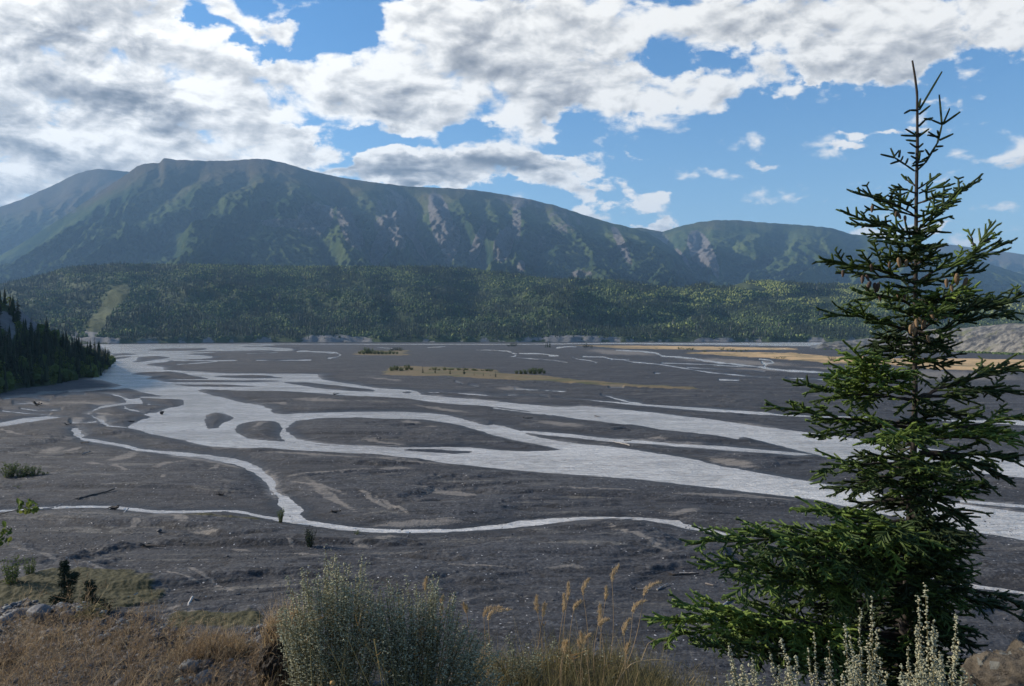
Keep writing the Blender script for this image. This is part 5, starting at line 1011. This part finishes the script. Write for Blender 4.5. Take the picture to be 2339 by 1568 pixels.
for a in [(1375,1600,1398,1330,4.0,.35,.11,'tallest golden seed head above the driftwood pile'),(1395,1600,1470,1362,3.8,.75,.12,'golden seed head nodding far right toward the spruce'),(1330,1600,1332,1360,4.0,.35,.11,'golden seed head left of the tallest, leaning right'),(1390,1600,1445,1400,3.8,.7,.10,'second nodding golden seed head below the one leaning toward the spruce'),
 (1300,1600,1296,1372,4.1,.05,.10,'upright brownish seed head left of the centre stalks'),(1290,1600,1287,1400,4.05,0,.10,'upright dull seed head close beside the brownish one'),(1315,1600,1310,1395,3.9,.6,.07,'small hooked seed head between the upright ones'),(1370,1600,1368,1420,3.9,.05,.09,'thin upright seed head under the tallest'),(1365,1600,1370,1432,3.75,.8,.06,'short hooked seed head low under the tallest'),
 (1225,1600,1228,1400,4.0,-.05,.09,'upright brown seed head farthest left of the golden group'),(1242,1600,1240,1410,4.0,.1,.08,'small seed head just right of the farthest left one'),(1384,1600,1383,1370,4.1,.05,.07,'faint thin seed head behind the tallest'),(1400,1620,1425,1450,3.6,.35,.09,'low seed head near the curled dry stem'),
 (1080,1620,1105,1410,3.8,.9,.10,'drooping brown seed head at the right side of the sagebrush'),(1090,1620,1115,1418,3.75,.95,.12,'second drooping seed head under the first beside the sagebrush'),(1002,1620,1010,1405,3.6,.05,.09,'straw seed head rising through the sagebrush'),(985,1620,985,1440,3.6,0,.12,'golden stalk in the lower sagebrush'),(1052,1620,1066,1400,3.7,-.3,.05,'small bristly seed head at the top right of the sagebrush'),(972,1620,972,1350,3.9,.1,.07,'dry stalk standing over the middle of the sagebrush')]:
    gstalk(*a)
for i in range(16):
    X = random.uniform(940, 1010) if i < 8 else random.uniform(1270, 1440); d = random.uniform(3.4, 3.8); gstalk(X-random.uniform(-20, 30), 1640, X, random.uniform(1460, 1520), d, random.uniform(-.3, .6), .06, 'short straw stalk in the lower part of the golden clumps', 'short straw stalks')
def curve_stem(name, label, cat, pts, d, r=.0018, ti=.8, heads=None, hr=.011, group=None, leaves=0, m='straw'):
    W = [pt(X, Y, d) for X, Y in pts]; base = W[0].copy(); t = empty(name, base); tag(t, label, cat, group); W = np.array(W)
    s = np.linspace(0, len(W)-1, 40); Wn = np.stack([np.interp(s, range(len(W)), W[:, i]) for i in range(3)], 1)
    for _ in range(4): Wn[1:-1] = (Wn[:-2]+Wn[1:-1]*2+Wn[2:])/4
    st = Acc(); tube(st, Wn-base, np.linspace(r, r*.5, 40), 4, ti, 0, False); link('stem', st.mesh('stem', [M[m]]), t)
    if heads:
        V, Fc = ico(2)
        for X, Y in heads:
            hd = Acc(); c = pt(X, Y, d)-base; hd.add(V*hr*(1+.25*fbm(V[:, 0]*4+X, V[:, 1]*4+V[:, 2]*4, 2, 3))[:, None]*[1, 1, .85], Fc, random.uniform(.2, .6)); 
            dd = np.linalg.norm(Wn-base-c, axis=1); j = int(dd.argmin()); tube(hd, [Wn[j]-base, (Wn[j]-base+c)/2+[0, 0, -.004], c], [.0012, .0011, .001], 3, .3, 0, False)
            link('flower_head', hd.mesh('flower_head', [M['yellow']], True), t)
curve_stem('dry_stem', 'long pale dry stem arching over to the right below the low spruce boughs', 'dry stem', [(1380,1620),(1420,1540),(1445,1512),(1500,1506),(1550,1512),(1580,1530),(1588,1545),(1575,1560)], 3.6, .0022)
curve_stem('dry_stem', 'thin dry stem curling up to meet the lowest bough tip', 'dry stem', [(1440,1600),(1468,1500),(1480,1470),(1498,1460)], 3.6, .0018)
TH = {'tansy': [([(760,1560),(700,1470),(640,1420),(615,1432)], [(612,1432),(620,1420),(618,1408),(632,1418),(645,1418),(642,1430)], 'left knot of tan button flowers beside the turf clod'),
 ([(800,1580),(750,1470),(690,1405),(665,1400)], [(662,1387),(676,1385),(680,1390),(661,1410),(672,1408),(695,1405),(665,1428)], 'tan button flowers at the left side of the sagebrush, upper group'),
 ([(850,1580),(790,1450),(740,1410)], [(731,1405),(728,1412),(695,1420),(711,1402),(710,1420)], 'single big tan button flower in the middle of the upper group'),
 ([(780,1590),(740,1520),(702,1470)], [(695,1455),(703,1453),(694,1462),(715,1475)], 'tan button flowers low at the left of the sagebrush'),
 ([(900,1590),(850,1500),(818,1430)], [(812,1405),(806,1425),(825,1402),(820,1440)], 'tan button flowers in the centre of the sagebrush'),
 ([(950,1600),(880,1530),(838,1470)], [(834,1474),(844,1470),(870,1490),(858,1515),(880,1530),(893,1530)], 'brown button flowers low in the sagebrush'),
 ([(1330,1600),(1310,1530),(1300,1490)], [(1288,1487),(1290,1491),(1304,1487),(1300,1500),(1323,1493),(1324,1500),(1341,1487)], 'tan button flowers at the foot of the golden seed heads'),
 ([(1260,1600),(1250,1500),(1242,1430)], [(1234,1415),(1242,1425),(1247,1420)], 'three pale button flowers left of the golden seed heads')]}
for P_, H_, lab in TH['tansy']: curve_stem('button_flower', lab, 'flower', P_, 3.15, .0020, .5, H_, .0115, m='grassy')
curve_stem('vetch_stem', 'bare green stem hanging down in front of the sagebrush', 'stem', [(855,1460),(862,1500),(868,1530),(875,1580)], 3.3, .004, .6, m='grassy')
curve_stem('vetch_stem', 'long green stem slanting across the sagebrush to lower right', 'stem', [(720,1420),(800,1450),(880,1510),(950,1580)], 3.3, .0025, .6, m='grassy')
# leafy twig reaching in at the left edge
def leafy(label, pts, leaves, d, seed):
    r = np.random.default_rng(seed); W = np.array([pt(X, Y, d) for X, Y in pts]); base = W[0].copy(); t = empty('berry_bush', base); tag(t, label, 'bush'); st = Acc(); tube(st, W-base, np.linspace(.006, .002, len(W)), 5, .2); link('stem', st.mesh('stem', [M['bark']]), t); lf = Acc()
    for X, Y, s, ti in leaves:
        c = pt(X, Y, d+r.uniform(-.1, .1))-base; u_ = r.normal(size=3); u_ /= np.linalg.norm(u_); v_ = np.cross(u_, r.normal(size=3)); v_ /= np.linalg.norm(v_); s = s*d/F
        out = np.array([c-u_*s, c-u_*s*.3+v_*s*.55, c+u_*s*.5+v_*s*.4, c+u_*s, c+u_*s*.5-v_*s*.4, c-u_*s*.3-v_*s*.55]); out[[1, 2, 4, 5]] += np.cross(u_, v_)*s*.2
        lf.add(out, [[0,1,2,3]], ti); lf.add(out, [[0,3,4,5]], ti)
    link('leaves', lf.mesh('leaves', [M['leafy']]), t)
leafy('twig with broad yellow green leaves reaching over the near stream at left', [(-260,1420),(-150,1260),(-60,1190),(0,1175),(40,1165),(78,1152)], [(random.uniform(40, 84), random.uniform(1142, 1172), random.uniform(6, 9), random.uniform(.4, 1)) for _ in range(44)], 5.6, 4)
leafy('leafy bush with reddish green leaves cut by the left edge', [(-200,1450),(-100,1300),(-30,1250),(12,1225)], [(random.uniform(-40, 24), random.uniform(1195, 1245), random.uniform(6, 9), random.uniform(.2, .9)) for _ in range(70)], 5.8, 5)
# short green sprigs on the rim
for (X0, X1, Y, n_, lab) in [(180, 235, 1395, 46, 'low green sprig on the rim below the ragged spruces'), (335, 420, 1425, 70, 'row of low green sprigs on the rim right of the bleached log')]:
    d = 4.85; x0 = ((X0+X1)/2-CX)/F*d; herb('sprig', lab, 'herb', (x0, d, hz_(x0, d)), [pt(random.uniform(X0, X1), Y+random.uniform(-12, 22), d+random.uniform(-.1, .1)) for _ in range(16)], leaf=.012, leafn=n_, beadn=0, tints=(.1, .5), leafmat='grassy', spread=.02)
# ------------------------------------------------------------------ the big spruce
D0 = 5.2
TR = [(2084,139),(2090,175),(2095,215),(2095.5,330),(2093,450),(2092,600),(2090,800),(2090,900),(2088,1000),(2080,1150),(2075,1300),(2062,1568),(2052,1760),(2050,1900)]
TRr = [4,5,5.5,6.5,8,9.5,11,12,14,17,21,27,32,36]
def build_spruce():
    base = pt(2052, 1800, D0); t = empty('spruce_tree', base)
    tag(t, 'tall leaning-topped spruce with hanging cones filling the right foreground', 'tree')
    acc = Acc(); W = np.array([pt(X, Y, D0) for X, Y in TR]); s = np.linspace(0, len(W)-1, 70); Wn = np.stack([np.interp(s, range(len(W)), W[:, i]) for i in range(3)], 1); rr = np.interp(s, range(len(W)), TRr)*D0/F*.5
    tube(acc, Wn-base, rr*(1+.05*rng.normal(size=70)), 10, .6); link('trunk', acc.mesh('trunk', [M['bark']], True), t)
    def trunk_at(Y): return pt(np.interp(Y, [a[1] for a in TR], [a[0] for a in TR]), Y, D0)
    segs = []   # a, b, tint, needle length
    wood = Acc(); UP = np.array([0, 0, 1.])
    def twig(a, d, L, tint, curve=.0, nl=.0145, n=2):
        d = d/np.linalg.norm(d); p = a
        for i in range(n):
            q = p+d*L/n; segs.append((p, q, tint, nl, i == n-1)); p = q; d = d+UP*curve/n; d /= np.linalg.norm(d)
        return p
    def bough(P, spread, dens=1., droop=-.12, tint=.3, r0=.010, bare=.12, up=.15, nl=.0145):
        P = np.array(P); L = np.concatenate([[0], np.cumsum(np.linalg.norm(np.diff(P, axis=0), axis=1))]); Lt = L[-1]; m = max(6, int(Lt/.04)); s = np.linspace(0, Lt, m)
        C = np.stack([np.interp(s, L, P[:, i]) for i in range(3)], 1)
        for _ in range(3): C[1:-1] = (C[:-2]+2*C[1:-1]+C[2:])/4
        C[1:-1] += rng.normal(size=(m-2, 3))*.004
        tube(wood, C-base, np.linspace(r0, .0022, m), 5, .5, 0, False)
        T = np.gradient(C, axis=0); T /= np.linalg.norm(T, axis=1)[:, None]
        for i in range(m-1):
            f = i/(m-1)
            if f > .45: segs.append((C[i], C[i+1], tint, nl, False))
        step = .030/dens; k = int(Lt*(1-bare)/step)
        for j in range(k):
            f = bare+(1-bare)*(j+.5*random.random())/k; x = f*(m-1); i = min(int(x), m-2); c = C[i]+(C[i+1]-C[i])*(x-i); Ti = T[i]
            B = np.cross(Ti, UP); B /= np.linalg.norm(B)+1e-9; sgn = 1 if j % 2 else -1
            env = min(1, (f-bare)/.18+.25)*(1-f)**.75+.10
            l = spread*env*random.uniform(.55, 1.3)
            d = Ti*random.uniform(.6, 1.0)+B*sgn*random.uniform(.35, 1.0)+UP*(random.uniform(-.5, .5)+up+droop*(1-f))
            d /= np.linalg.norm(d); ti = np.clip(tint+random.uniform(-.16, .16), 0, 1)
            if l < .10: twig(c, d, l+.02, ti, .15, nl); continue
            n = max(2, int(l/.045)); p = c; dd = d.copy(); pts = [p]
            for q_ in range(n):
                nx = p+dd*l/n; segs.append((p, nx, ti, nl, q_ == n-1)); p = nx; pts.append(p); dd = dd+UP*(droop*.25+up*.2)+rng.normal(size=3)*.05; dd /= np.linalg.norm(dd)
                if q_ < n-1 or True:
                    for sg in (1, -1):
                        if random.random() < .82:
                            b2 = np.cross(dd, UP); b2 /= np.linalg.norm(b2)+1e-9; l2 = (l*.30*(1-(q_+1)/(n+1))+.030)*random.uniform(.6, 1.2)
                            twig(nx, dd*.8+b2*sg*.8+UP*random.uniform(-.6, .45), l2, np.clip(ti+random.uniform(-.1, .14), 0, 1), .1, nl, 1 if l2 < .06 else 2)
            tube(wood, np.array(pts)-base, np.linspace(.0032, .0012, len(pts)), 3, .3, 0, False)
    def B(pts, dep, spread, **k):
        """first point sits on the trunk; dep = how far the tip comes toward the camera (-) or away (+)"""
        n = len(pts); bough([pt(X, Y, D0+dep*(i/(n-1))) for i, (X, Y) in enumerate(pts)], spread, **k)
    # sparse crown top, single shoots
    def sh(x0, y0, x1, y1, tint=.95, L=None, dep=0, nl=.0075, r=.0042):
        a = pt(x0, y0, D0); b = pt(x1, y1, D0+dep); n = 3
        for i in range(n): segs.append((a+(b-a)*i/n, a+(b-a)*(i+1)/n, tint, nl, i == n-1))
        tube(wood, np.array([a, b])-base, [r, r*.75], 5, .45, 0)
    def z7(x, y): return (x/2.4893/1.5964+1754, y/2.4893/1.5964+125.3)
    for a in [(1375,500,1580,155,1,.004),(1375,540,1470,465),(1345,505,1290,505),(1290,505,1240,532),(1370,480,1385,400),(1370,650,1430,590),(1430,590,1495,575),(1360,1045,1430,980),(1430,980,1540,800),(1540,800,1580,640),(1580,640,1556,365),(1590,630,1650,490),(1590,630,1745,520),
              (1575,630,1480,590),(1480,590,1420,580),(1560,775,1680,720),(1550,760,1455,700),(1545,745,1450,730),(1555,740,1540,690),(1530,835,1590,830),(1330,1055,1250,1000),(1250,1000,1150,935),(1150,935,1025,905),(1150,930,1115,850),(1190,965,1115,990),(1190,930,1200,870),(1150,920,1190,870),(1210,960,1225,925),(1255,985,1270,945),
              (1335,725,1250,675),(1340,738,1210,733),(1345,785,1255,775),(1350,845,1290,805),(1365,745,1460,675),(1360,850,1410,805),(1330,895,1270,890),(1345,945,1300,920),(1370,960,1380,880),(1370,880,1415,875),(1400,960,1470,920),(1470,920,1430,860),(1500,880,1540,860),(1340,970,1320,990),(1360,980,1430,960),(1350,1000,1310,1010),(1360,1010,1420,990),(1350,730,1385,715),
              (1340,700,1350,730)]:
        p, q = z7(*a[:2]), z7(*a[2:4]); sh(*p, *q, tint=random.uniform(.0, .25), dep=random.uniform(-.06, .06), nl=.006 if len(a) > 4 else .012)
    def Z7(*L): return [z7(x, y) for x, y in L]
    for L, dep, sp in [(Z7((1365,1215),(1480,1140),(1560,1080)),.05,.10),(Z7((1370,1260),(1480,1215),(1560,1195),(1660,1185)),-.1,.13),(Z7((1335,1255),(1240,1205),(1140,1200)),-.05,.12),(Z7((1335,1190),(1270,1160),(1250,1105)),.1,.08),
                       (Z7((1335,1470),(1250,1400),(1100,1350),(930,1290),(765,1240)),-.12,.22),(Z7((1360,1480),(1480,1430),(1620,1350),(1740,1250),(1925,1140)),.1,.24),(Z7((1360,1350),(1500,1290),(1580,1280)),-.25,.14),(Z7((1335,1400),(1250,1340),(1200,1310)),-.35,.14),
                       (Z7((1340,1470),(1200,1420),(1050,1400),(885,1410)),.15,.18),(Z7((1360,1470),(1500,1440),(1640,1370),(1750,1330)),-.2,.18),(Z7((1350,1640),(1150,1570),(1000,1545),(830,1480),(655,1410)),-.1,.18),(Z7((1340,1640),(1100,1560),(900,1560),(710,1525)),.2,.16)]:
        bough([pt(X, Y, D0+dep*i/(len(L)-1)) for i, (X, Y) in enumerate(L)], sp, tint=.30 if sp > .2 else .42, r0=.007, up=.3, droop=0, dens=.8, nl=.011)
    Z = lambda ox, oy: (lambda *L: [(x/3.322+ox, y/3.322+oy) for x, y in L])
    z6 = Z(1635, 344.5); z5 = Z(1635, 720.4); zr = Z(1635, 1096.2); zg = Z(1190.2, 1096.2)
    tb = dict(tint=.42)
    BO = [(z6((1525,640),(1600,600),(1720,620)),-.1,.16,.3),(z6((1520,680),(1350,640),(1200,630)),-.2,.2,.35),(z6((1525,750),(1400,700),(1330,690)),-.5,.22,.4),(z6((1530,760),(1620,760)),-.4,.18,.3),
     (z6((1535,1000),(1680,900),(1830,860),(1950,800),(2020,690),(2090,540)),.15,.26,.45),(z6((1900,830),(2020,790),(2120,730),(2230,690)),.1,.20,.45),(z6((1960,720),(1930,640),(1912,598)),.1,.05,.6),(z6((2040,690),(2100,650),(2150,635)),.1,.05,.6),
     (z6((1510,1010),(1350,930),(1200,890),(1000,870),(785,810)),-.1,.28,.42),(z6((1515,1000),(1300,960),(1100,930),(910,920)),.25,.2,.3),(z6((1510,1180),(1350,1110),(1200,1100),(1070,1070)),-.35,.24,.45),(z6((1515,900),(1400,830),(1250,800)),-.3,.2,.35),
     (z6((1535,1180),(1700,1120),(1850,1080),(1975,1035)),-.55,.2,.72),(z6((1535,1150),(1700,1150),(1900,1100)),.3,.25,.2),(z6((1535,1000),(1700,980),(1850,930),(2030,910)),-.2,.25,.3),(z6((1530,860),(1600,820),(1640,760)),-.35,.18,.4),
     (z6((1515,1400),(1350,1320),(1180,1270),(1000,1250),(820,1250)),-.1,.30,.42),(z6((1540,1370),(1750,1250),(1950,1190),(2150,1160),(2339,1100),(2420,1060)),.1,.33,.30),(z6((1540,1400),(1750,1340),(1950,1290),(2210,1220)),-.2,.3,.2),(z6((1515,1430),(1350,1430),(1200,1470)),.2,.22,.15),
     (z6((1535,1480),(1650,1460),(1790,1500)),.1,.26,.2),(z6((1515,1480),(1350,1490),(1190,1550)),-.1,.24,.25),(z6((1530,1280),(1620,1250),(1700,1200)),-.6,.24,.55),(z6((1520,1250),(1420,1230),(1350,1180)),-.5,.22,.4),
     (z5((1500,300),(1400,290),(1290,350)),-.2,.2,.2),(z5((1510,330),(1650,350),(1760,440)),.1,.22,.15),(z5((1480,560),(1320,480),(1180,400),(1100,330),(1050,250)),-.7,.34,.66),(z5((1480,600),(1250,520),(1000,450),(880,480)),-.75,.34,.6),(z5((1490,640),(1200,600),(980,600),(860,570),(575,510)),-.45,.30,.5),
     (z5((1480,820),(1250,800),(1000,790),(800,760),(600,710),(375,680)),-.25,.30,.5),(z5((1480,850),(1250,840),(1050,860),(850,920),(700,910)),-.1,.3,.38),(z5((1540,620),(1750,540),(1950,480),(2150,440),(2330,390)),.2,.34,.25),(z5((1540,640),(1750,600),(1950,560),(2200,580),(2330,600)),-.1,.34,.28),
     (z5((1540,720),(1700,720),(1830,760),(1950,770)),.3,.28,.1),(z5((1540,920),(1700,860),(1900,850),(2130,800),(2339,780),(2450,760)),-.3,.34,.55),(z5((1540,960),(1750,920),(1950,930),(2150,920),(2330,960)),-.55,.36,.6),(z5((1540,1060),(1800,1060),(2000,1130),(2200,1240)),.1,.34,.2),(z5((1540,1040),(1750,1040),(2000,1060),(2300,1110)),-.25,.34,.35),
     (z5((1500,940),(1450,900),(1370,920)),-.9,.34,.6),(z5((1500,1100),(1300,1090),(1100,1050),(1010,1080)),.2,.28,.2),(z5((1500,1120),(1250,1130),(1000,1130),(850,1160),(790,1270)),-.3,.34,.48),(z5((1490,1200),(1250,1230),(1050,1300),(900,1330)),-.1,.32,.3),(z5((1520,1150),(1600,1130),(1700,1200)),-.8,.34,.42),
     (z5((1540,1250),(1700,1230),(1900,1290),(2020,1300)),.1,.32,.2),(z5((1540,1350),(1700,1340),(1850,1360),(1965,1380)),-.3,.30,.5),(z5((1480,1380),(1300,1400),(1150,1430),(1010,1410)),.2,.22,.08),(z5((1540,1420),(1750,1450),(1920,1540)),-.1,.32,.28),
     (zr((1480,330),(1300,320),(1100,300),(900,240),(640,240)),-.4,.34,.55),(zr((1480,400),(1300,380),(1400,360)),-.9,.34,.5),(zr((1470,420),(1250,420),(1000,400),(780,390)),-.7,.36,.58),(zr((1500,300),(1650,330),(1760,420),(1830,510)),.1,.3,.15),(zr((1500,420),(1600,480),(1700,600),(1760,650)),.1,.3,.12),
     (zr((1500,520),(1600,600),(1690,720)),-.1,.28,.12),(zr((1460,780),(1600,770),(1800,800),(2000,850),(2200,900),(2400,980),(2550,1040)),.1,.30,.18),(zr((1460,820),(1700,830),(1900,900),(2150,960),(2400,1100)),-.2,.26,.12),(zr((1430,1080),(1600,1120),(1800,1200),(1965,1250)),.2,.2,.05),
     (zr((1440,1000),(1600,980),(1750,1100)),-.1,.3,.12),(zr((1420,1300),(1650,1330),(1800,1420),(1940,1530)),.1,.2,.05),
     (zr((1470,480),(1250,500),(1000,480),(700,460),(400,420),(200,370)),-.6,.40,.58),(zg((2900,500),(2600,480),(2300,480),(1950,450),(1600,470),(1380,460),(1250,487)),-.35,.44,.52),(zg((2900,620),(2600,600),(2300,590),(2000,560),(1750,600)),-.9,.40,.42),
     (zg((2900,700),(2600,720),(2300,700),(2000,690),(1700,660),(1500,650),(1345,672)),-.5,.42,.55),(zg((2880,800),(2600,800),(2300,780),(2000,770),(1750,780),(1560,900)),-.7,.40,.5),(zg((2880,900),(2600,930),(2300,950),(2000,960),(1800,1000)),-.2,.34,.1),
     (zg((2880,1180),(2600,1150),(2300,1100),(2000,1060),(1700,1020),(1400,950),(1150,960)),-.8,.42,.66),(zg((2880,1200),(2600,1180),(2300,1160),(2000,1130),(1700,1100),(1400,1060),(1180,1060),(980,1065)),-.9,.42,.7),(zg((2880,1260),(2600,1240),(2300,1220),(2000,1190),(1700,1160),(1350,1150),(1180,1180),(985,1250)),-.6,.40,.6),
     (zg((2860,1350),(2600,1350),(2300,1320),(2000,1290),(1700,1270),(1350,1270)),-.8,.40,.40),(zg((2860,1450),(2600,1450),(2300,1400),(2000,1370),(1600,1340)),-.3,.34,.12)]
    for pts, dep, sp, ti in BO:
        low = np.clip((pts[0][1]-500)/700, 0, 1)
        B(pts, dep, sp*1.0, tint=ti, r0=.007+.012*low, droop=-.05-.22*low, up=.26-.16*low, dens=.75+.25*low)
    # the sides turned to us and away, foreshortened
    for Y in [*np.linspace(520, 840, 13), 905, *np.linspace(960, 1150, 8), *np.linspace(1165, 1620, 40)]:
        f = (Y-400)/1170; Lb = (.20+.50*f)*random.uniform(.5, 1.15)
        for q in range(3):
            az = random.choice([-1, 1])*random.uniform(50, 130) if q else random.uniform(70, 110); dx = math.cos(R(az))*Lb*random.uniform(.6, 1); dy = -math.sin(R(az))*Lb*random.uniform(.6, 1)
            a = trunk_at(Y+random.uniform(-12, 12)); b = a+np.array([dx, dy, random.uniform(-.05, .12)-.10*f]); mid = (a+b)/2+np.array([0, 0, -.03])
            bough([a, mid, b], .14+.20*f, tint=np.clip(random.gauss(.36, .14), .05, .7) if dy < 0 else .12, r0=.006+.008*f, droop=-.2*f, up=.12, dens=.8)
    # needles
    A = np.array([s_[0] for s_ in segs])-base; Bq = np.array([s_[1] for s_ in segs])-base; ti = np.array([s_[2] for s_ in segs]); nl = np.array([s_[3] for s_ in segs]); last = np.array([s_[4] for s_ in segs])
    L = np.linalg.norm(Bq-A, axis=1); dns = 620; cnt = np.maximum(3, (L*dns).astype(int)); idx = np.repeat(np.arange(len(A)), cnt); n = len(idx)
    print('twig length', L.sum(), 'needles', n)
    dv = (Bq-A)/L[:, None]; tt = rng.random(n)[:, None]; C = A[idx]+(Bq-A)[idx]*tt; d = dv[idx]
    rnd = rng.normal(size=(n, 3)); perp = rnd-(rnd*d).sum(1)[:, None]*d; perp /= np.linalg.norm(perp, axis=1)[:, None]+1e-9
    nd = perp*rng.uniform(.5, .95, (n, 1))+d*rng.uniform(.55, 1.0, (n, 1)); nd /= np.linalg.norm(nd, axis=1)[:, None]; sd_ = np.cross(nd, perp+rng.normal(size=(n, 3))*.5); sd_ /= np.linalg.norm(sd_, axis=1)[:, None]+1e-9
    ln = (nl[idx]*rng.uniform(.75, 1.2, n))[:, None]; w = .0024
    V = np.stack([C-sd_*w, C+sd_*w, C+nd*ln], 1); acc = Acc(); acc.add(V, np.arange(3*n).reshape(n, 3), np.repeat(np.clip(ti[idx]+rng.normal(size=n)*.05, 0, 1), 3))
    V, Fc = spire(4, 1); Zs = dv; P_, Q_ = A, Bq; up_ = np.where(np.abs(dv[:, 2:3]) < .9, [[0, 0, 1.]], [[1., 0, 0]]); a1 = np.cross(dv, up_); a1 /= np.linalg.norm(a1, axis=1)[:, None]; a2 = np.cross(dv, a1); r_ = .0078
    ring = np.stack([a1, a2, -a1, -a2], 1); VV = np.concatenate([P_[:, None]+ring*r_, Q_[:, None]+ring*r_*np.where(last, .7, 1)[:, None, None]], 1); qf = np.array([(0,1,5,4),(1,2,6,5),(2,3,7,6),(3,0,4,7),(4,5,6,7)])
    acc.add(VV, (qf[None]+(np.arange(len(P_))*8)[:, None, None]).reshape(-1, 4), np.repeat(ti*.8, 8))
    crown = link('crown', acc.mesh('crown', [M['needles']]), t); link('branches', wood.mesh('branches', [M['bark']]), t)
    # cones
    V, Fc = ico(3); ang = np.arctan2(V[:, 1], V[:, 0]); sc = 1+.10*np.sign(np.sin(ang*5+V[:, 2]*16))*np.abs(np.sin(V[:, 2]*16))**.5
    CV = np.stack([V[:, 0]*sc*.0085*(1.1-.25*V[:, 2]*-1), V[:, 1]*sc*.0085*(1.1+.25*V[:, 2]), V[:, 2]*.026-.026], 1)
    for X, Y, ti_, s_ in [(1380,500,.3,1),(1372,490,.15,.9),(1385,840,.8,1.3),(1450,855,.7,1),(965,935,.1,1),(1115,975,.1,1.2),(1140,970,.05,1),(1175,1020,.02,1.4),(1205,1030,.02,1.4),(1235,1030,.02,1.3),(1750,1000,.7,1.2),(1780,1040,.6,1.1),(1830,960,.7,1.6),(1905,990,.5,1.3),(1630,1245,.85,1.2),(1520,1305,.95,1.2),(1480,1350,.95,1.2),(1515,1370,.9,1.2),(1590,1310,.5,1.3),(1240,1120,.05,1),(1435,520,.3,1),(1605,1430,.6,1),(1430,1110,.2,1),(1380,1090,.4,1),(1180,890,.05,1),(1190,440,.3,1.1),(1320,870,.2,.9),(1545,1290,.9,1)]:
        cc = Acc(); cc.add(CV*s_, Fc, ti_); o = link('cone', cc.mesh('cone', [M['cone']], True), t, pt(X/3.322+1635, (Y-30)/3.322+344.5, D0-(.42 if ti_ > .45 else .22))-base); o.rotation_euler = (random.uniform(-.3, .3), random.uniform(-.35, .35), 0)
build_spruce()
